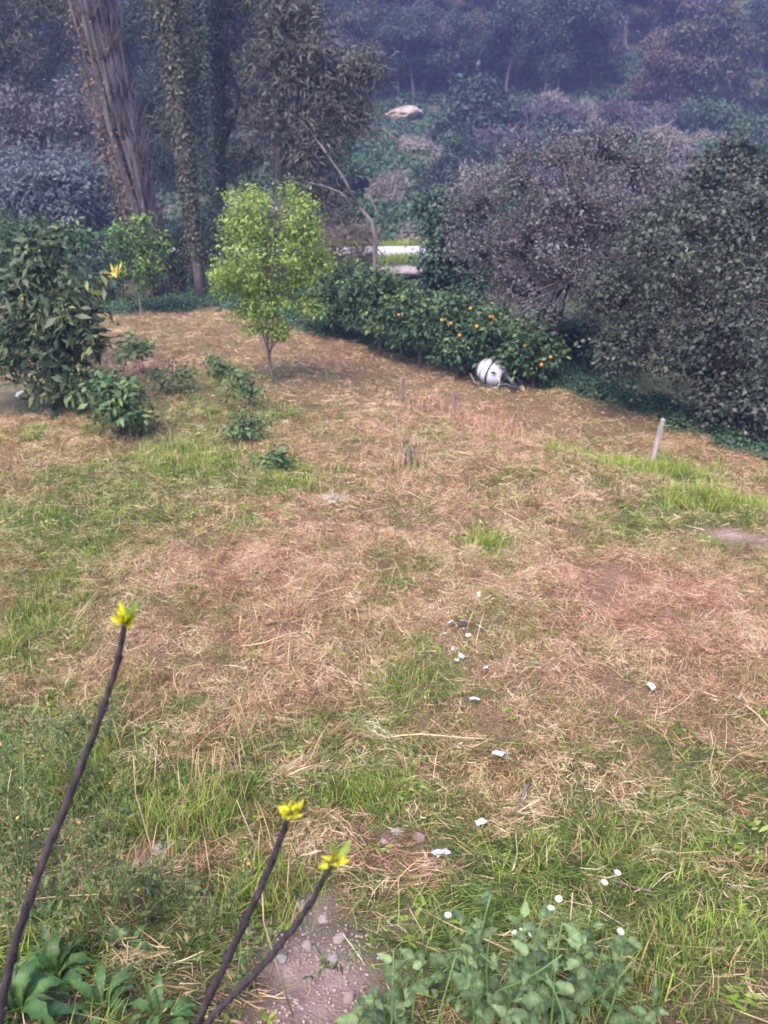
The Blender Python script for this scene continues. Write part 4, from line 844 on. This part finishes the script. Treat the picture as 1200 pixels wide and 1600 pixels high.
# ------------------------------------------------------------------ foreground plants
def big_leaf(name, L, Wd, n, shape, arch, mt, seed, fold=.25, wave=.0):
    g = np.random.default_rng(seed); t_ = np.linspace(0, 1, n+1)
    w = Wd*.5*np.array([shape(u) for u in t_])
    x = L*(t_-.08*arch*t_**2); z = L*arch*(np.sin(t_*2.1)*.30-.28*t_**2)
    ww = w*(1+wave*g.normal(0, 1, n+1)); c = np.stack([x, 0*x, z], -1)
    l = np.stack([x, ww, z+ww*fold], -1); r = np.stack([x, -ww, z+ww*fold], -1)
    V = np.concatenate([c, l, r]); i = np.arange(n); k = n+1
    F = np.concatenate([np.stack([i, i+1, k+i+1, k+i], -1), np.stack([i+1, i, 2*k+i, 2*k+i+1], -1)])
    r0_ = g.uniform(0, .75)*np.ones(len(V)); r0_[:k] += .3; r0_ += g.normal(0, .08, len(V))
    return mesh(name, V, F, M[mt], np.clip(r0_, 0, 1), smooth=True)
ovate = lambda u: max(.03, math.sin(math.pi*u**.75)**.8*(1-.25*u)) if 0 < u < 1 else .03
lance = lambda u: max(.05, math.sin(math.pi*min(1, u*.92+.08)**1.3)**.9) if u < 1 else .02
LV = [big_leaf('leaf', 1, .56, 9, ovate, a, 'weed_leaf', 300+k, .22, .13) for k, a in enumerate((.3, .8, 1.3, .5, 1.0, .7, 1.6, .1))]
LR = [big_leaf('leaf', 1, .20, 11, lance, a, 'rosette_leaf', 320+k, .3, .17) for k, a in enumerate((.6, 1.1, 1.6, .8, 1.9))]
def orient(o_, pos, axis_, up, s):
    a = Vector(axis_).normalized(); u = Vector(up); y = u.cross(a).normalized(); z = a.cross(y)
    mtx = Matrix((a, y, z)).transposed().to_4x4(); o_.rotation_euler = mtx.to_euler(); o_.location = [float(v) for v in pos]; o_.scale = (s, s, s)
# leafy weeds on the bank, bottom right
rng = np.random.default_rng(330)
weeds = [(700, 1600, .55, 26), (620, 1590, .36, 20), (780, 1610, .55, 26), (860, 1600, .5, 26), (930, 1620, .42, 22), (740, 1640, .6, 26), (820, 1660, .6, 26), (660, 1650, .5, 22), (900, 1680, .55, 22), (590, 1640, .4, 16), (980, 1660, .4, 16), (720, 1530, .3, 14), (880, 1530, .3, 14), (800, 1550, .34, 18), (660, 1560, .3, 16), (940, 1570, .3, 16), (760, 1580, .4, 20)]
for k, (px, py, hgt, nl) in enumerate(weeds):
    b = P(px, py); root = thing('leafy_weed', 'leafy weed with soft blue-green oval leaves in the clump on the bank', 'weed', b, 'leafy weeds on the bank')
    for s in range(2):
        tp = np.array([rng.normal(0, .1), rng.normal(.02, .08), hgt*rng.uniform(.8, 1.15)]); pth = bend(rng, (rng.normal(0, .03), rng.normal(0, .03), -.03), tp, 9, .05)
        obj('stem', mesh('stem', *tubes([(pth, np.linspace(.005, .0025, 9))], 5), M['stem_green'], smooth=True), root)
        for q in range(nl//2):
            u = .15+.85*(q+.5)/(nl//2); p_ = pth[0]+(pth[-1]-pth[0])*0+np.array([np.interp(u*8, np.arange(9), pth[:, c_]) for c_ in range(3)])
            a = q*2.4+s; ax = np.array([math.cos(a), math.sin(a), rng.uniform(.1, .7)]); o_ = obj('leaf', LV[rng.integers(8)], root)
            orient(o_, p_, ax, (rng.normal(0, .25), rng.normal(0, .25)-.15, 1), rng.uniform(.055, .105)*(1.15-.45*u))
# broad-leaved rosettes, bottom left
for k, (px, py, n, s0) in enumerate(((90, 1530, 24, .20), (30, 1590, 20, .21), (160, 1580, 18, .17), (200, 1490, 12, .13), (250, 1600, 14, .14), (70, 1450, 14, .14))):
    b = P(px, py); root = thing('dock_plant', ['large dock rosette with long dark green leaves beside the tall bare shoot', 'dock rosette at the very foot of the tall bare shoot', 'dock rosette with narrow leaves between the two bare saplings', 'small upright dock rosette among dry stalks', 'small dock rosette at the foot of the forked bare sapling', 'small dock rosette among wispy weeds uphill of the large one'][k], 'plant', b, 'dock plants on the bank')
    for q in range(n):
        a = q*2.4+rng.uniform(-.3, .3); el = rng.uniform(.0, 1.0); ax = (math.cos(a), math.sin(a), el); o_ = obj('leaf', LR[rng.integers(5)], root)
        orient(o_, (math.cos(a)*.015, math.sin(a)*.015, .0), ax, (0, 0, 1) if el < 3 else (1, 0, 0), s0*rng.uniform(.65, 1.25))
# daisies
pet = None
def daisy(px, py, t_, label, s=.016):
    global pet, eye
    h = dep(px, py, t_); b = np.array([h[0]+rng.normal(0, .02), h[1]+.04, 0]); b[2] = float(H(b[0], b[1])); root = thing('daisy', label, 'flower', b, 'white daisies')
    hl = h-b; pth = bend(rng, (0, 0, -.02), hl, 7, .04); obj('stem', mesh('stem', *tubes([(pth, np.linspace(.0022, .0015, 7))], 5), M['stem_green'], smooth=True), root)
    if pet is None:
        n = 13; a = np.linspace(0, 6.283, n, endpoint=False); d = np.stack([np.cos(a), np.sin(a), 0*a], -1)
        V, F = leaf_quads(d*.25, np.array([0, 0, 1.])+d*.1+0*d, d+np.array([0, 0, .25]), np.full(n, .85), np.full(n, .34), .15); pet = mesh('petals', V, F, M['petal'])
        V, F = lathe([(.28, .001), (.24, .18), (.12, .30), (0, .32)], 10); eye = mesh('eye', V[:, [1, 2, 0]], F, M['flower_eye'], smooth=True)
    tl_ = (rng.normal(-.25, .25), rng.normal(0, .3), rng.uniform(0, 6))
    for nm, me in (('petals', pet), ('eye', eye)):
        o_ = obj(nm, me, root, hl); o_.scale = (s, s, s); o_.rotation_euler = tl_
for (px, py, t_) in ((965, 1363, 3.0), (945, 1378, 2.95), (873, 1404, 2.85), (861, 1418, 2.8), (700, 1429, 2.75), (803, 1456, 2.7), (829, 1460, 2.7), (970, 1455, 2.75), (815, 1452, 2.72)):
    daisy(px, py, t_, 'white daisy on a thin stem above the leafy weeds', .014 if t_ > 2.73 else .010)
# wispy weeds with small orange and yellow flowers, left
orange_fl = plain('orange_flower', (.62, .30, .04), .7, .2, 50)
fl_me = None
for k, (px, py, hgt, ns) in enumerate(((60, 1300, .75, 11), (20, 1250, .85, 11), (120, 1250, .6, 9), (40, 1420, .8, 11), (90, 1400, .6, 10), (180, 1420, .5, 9), (5, 1350, .9, 10), (140, 1480, .5, 9), (160, 1330, .4, 7), (10, 1480, .6, 8), (230, 1440, .4, 7), (110, 1180, .4, 7), (170, 1160, .3, 6), (330, 1480, .4, 8), (400, 1530, .35, 7), (280, 1420, .35, 7))):
    b = P(px, py); root = thing('wispy_weed', 'thin wispy weed with tiny leaves and specks of orange flower on the bank', 'weed', b, 'wispy weeds on the bank'); pa = []; tips = []
    for s in range(ns):
        tp = np.array([rng.normal(0, .15), rng.normal(0, .12), hgt*rng.uniform(.6, 1.1)]); p_ = bend(rng, (rng.normal(0, .05), rng.normal(0, .05), -.02), tp, 7, .05); pa.append((p_, np.linspace(.0042, .0016, 7))); tips.append(tp)
        for w in range(3):
            i_ = rng.integers(3, 6); q = p_[i_]+np.array([rng.normal(0, .07), rng.normal(0, .07), rng.uniform(.03, .14)]); pa.append((bend(rng, p_[i_], q, 4, .05), np.linspace(.0016, .001, 4))); tips.append(q)
    obj('stems', mesh('stems', *tubes(pa, 4), M['stem_green']), root)['kind'] = 'stuff'
    n = 260; st = [pa[i_][0] for i_ in rng.integers(0, len(pa), n)]; pos = np.array([s_[rng.integers(1, len(s_))] for s_ in st])+rng.normal(0, .008, (n, 3))
    V, F = leaf_quads(pos, rng.normal(0, .6, (n, 3))+np.array([0, 0, .8]), rng.normal(0, 1, (n, 3)), rng.uniform(.018, .055, n), rng.uniform(.007, .017, n)); obj('leaves', mesh('leaves', V, F, M['wisp_leaf'], np.repeat(rng.uniform(0, 1, n), 4)), root)['kind'] = 'stuff'
    if fl_me is None:
        n = 8; a = np.linspace(0, 6.283, n, endpoint=False); d = np.stack([np.cos(a), np.sin(a), 0*a], -1); V, F = leaf_quads(d*.1, np.array([0, 0, 1.])+0*d, d+np.array([0, 0, .5]), np.full(n, .9), np.full(n, .6), .1); fl_me = mesh('flower', V, F, orange_fl)
    for q in rng.choice(len(tips), 3 if k < 13 else 1, replace=False):
        o_ = obj('flower', fl_me, root, tips[q]); o_.scale = [rng.uniform(.007, .012)]*3; o_.rotation_euler = (rng.normal(0, .5), rng.normal(0, .5), 0)
# dry stalks standing in the foreground
for k, (pts, lab) in enumerate([([(208, 1180), (212, 1240), (235, 1320), (262, 1395)], 'tall pale dry stalk leaning over the green tuft'), ([(410, 1395), (412, 1440), (430, 1500), (460, 1590)], 'bent dry stalk beside the forked sapling'), ([(640, 1420), (660, 1455), (664, 1495)], 'reddish dry stalk hooked over at the edge of the bare soil'), ([(895, 1395), (890, 1450), (887, 1490)], 'thin straight dry stalk next to the pair of daisies'), ([(370, 1250), (395, 1310), (410, 1350)], 'dry stalk above the green tuft')]):
    q0 = P(*pts[-1]); Yd = q0[1]; n = len(pts); pw = np.array([at(p_[0], p_[1], Yd-.02*i_) for i_, p_ in enumerate(pts[::-1])])-q0; pw[0, 2] -= .03
    tag(obj('dry_stalk', mesh('dry_stalk', *tubes([(pw, np.linspace(.005, .002, n))], 5), M['straw'], smooth=True), None, q0), lab, 'stalk', 'dry stalks on the bank')
# thistle-like grey weed in the field
b = P(640, 728); rng = np.random.default_rng(350); root = thing('thistle', 'pale grey-green thistle standing alone in the hay', 'weed', b)
pa = [(bend(rng, (rng.normal(0, .04), 0, -.02), (rng.normal(0, .1), rng.normal(0, .08), rng.uniform(.25, .5)), 5, .05), np.linspace(.006, .003, 5)) for k in range(5)]
obj('stems', mesh('stems', *tubes(pa, 5), M['stem_green']), root)['kind'] = 'stuff'
n = 90; pos = np.array([pa[rng.integers(5)][0][rng.integers(0, 5)] for k in range(n)]); V, F = leaf_quads(pos, rng.normal(0, .5, (n, 3))+np.array([0, 0, .7]), rng.normal(0, 1, (n, 3))+np.array([0, 0, .4]), rng.uniform(.06, .13, n), rng.uniform(.015, .03, n))
obj('leaves', mesh('leaves', V, F, M['olive_leaf'], np.repeat(rng.uniform(.4, 1, n), 4)), root)['kind'] = 'stuff'

# the bare shoots with breaking buds, close to the camera
BL = [big_leaf('bud_leaf', 1, .42, 4, ovate, a, 'bud_yellow', 360+k, .35) for k, a in enumerate((.2, .5, .8))]
GL = [big_leaf('green_leaf', 1, .27, 6, lance, a, 'bud_green', 370+k, .3) for k, a in enumerate((.2, .5))]
def shoot(root, base, pts, t0, t1, r0, r1, name='stem', tipn=(11, 3), joints=9):
    n = len(pts); ts = np.linspace(t0, t1, n); pw = np.array([dep(p_[0], p_[1], t_) for p_, t_ in zip(pts, ts)])-base
    k = np.linspace(0, n-1, 60); pth = np.stack([np.interp(k, np.arange(n), pw[:, c_]) for c_ in range(3)], -1)
    for _ in range(6): pth[1:-1] = (pth[:-2]+pth[1:-1]*2+pth[2:])/4
    rr = np.linspace(r0, r1, 60); nod = (np.arange(60) % 7 == 3); rr = rr*(1+.28*nod)
    pth += rng.normal(0, .0012, pth.shape)
    st = obj(name, mesh(name, *tubes([(pth, rr)], 9), M['sprig_bark'], smooth=True), root)
    for i_ in np.where(nod)[0][1:]:                         # bud scars at the nodes
        a = rng.uniform(0, 6.28); d = norm(np.array([math.cos(a), math.sin(a), .5])); q = pth[i_]+d*rr[i_]*.8
        obj('bud_scale', mesh('bud_scale', *tubes([(np.array([q, q+d*rr[i_]*.5, q+d*rr[i_]*.9]), [rr[i_]*.42, rr[i_]*.35, rr[i_]*.08])], 5), M['sprig_bark'], smooth=True), st)
    tip = pth[-1]; dr_ = norm(pth[-1]-pth[-6])
    for q in range(tipn[0]):
        a = q*2.4; ax = dr_*rng.uniform(.2, 1.3)+np.array([math.cos(a), math.sin(a)*.8, rng.uniform(-.3, .5)])*.75
        orient(obj('bud_leaf', BL[rng.integers(3)], st), tip-dr_*rng.uniform(-.014, .03), ax, rng.normal(0, 1, 3), rng.uniform(.022, .036)*tips_scale)
    for q in range(tipn[1]):
        a = q*2.1+.6; ax = dr_*1.2+np.array([math.cos(a), math.sin(a), .35])*.55
        orient(obj('green_leaf', GL[rng.integers(2)], st), tip+dr_*.004, ax, rng.normal(0, 1, 3), rng.uniform(.042, .062)*tips_scale)
    return st
rng = np.random.default_rng(380); tips_scale = 1.35
b = P(-20, 1690); tb = (np.linalg.norm(b-np.array([0, 0, CAM_H])))/np.linalg.norm(ray(-20, 1690))
root = thing('bare_sapling', 'tall single bare dark shoot tipped with yellow-green leaves', 'sapling', b)
shoot(root, b, [(-20, 1694), (0, 1590), (15, 1500), (50, 1390), (100, 1265), (150, 1140), (183, 1040), (196, 968)], tb+.02, 1.75, .016, .0062, tipn=(28, 3))
b = P(285, 1680); tb = (np.linalg.norm(b-np.array([0, 0, CAM_H])))/np.linalg.norm(ray(285, 1680))
root = thing('bare_sapling', 'forked bare dark sapling with two bud-tipped shoots above the bare soil', 'sapling', b)
shoot(root, b, [(285, 1684), (312, 1590), (355, 1500), (395, 1415), (432, 1330), (453, 1266)], tb+.02, 1.8, .014, .0068, tipn=(22, 1))
shoot(root, b, [(292, 1684), (325, 1594), (420, 1500), (482, 1418), (521, 1345)], tb+.03, 1.75, .012, .0062, tipn=(16, 2))
tips_scale = 1.1
shoot(root, b, [(300, 1684), (360, 1640), (400, 1612), (420, 1595)], tb+.03, 2.0, .006, .003, tipn=(4, 3))

# ------------------------------------------------------------------ haze
m, t, o = mat('haze_air')
pv = t.nodes.new('ShaderNodeVolumePrincipled'); pv.inputs['Color'].default_value = (.36, .40, .86, 1); pv.inputs['Density'].default_value = .0014; pv.inputs['Anisotropy'].default_value = .0
pv.inputs['Density Attribute'].default_value = ''; m.cycles.homogeneous_volume = True
t.links.new(pv.outputs[0], o.inputs['Volume'])
bm = bmesh.new(); bmesh.ops.create_cube(bm, size=1)
for v in bm.verts: v.co = Vector((v.co.x*400, 97+v.co.y*300, -3+(v.co.z+.5)*140))
me = bpy.data.meshes.new('haze'); bm.to_mesh(me); bm.free(); me.materials.append(m)
tag(obj('haze', me), 'bluish evening haze in the valley air', None, None, 'stuff')
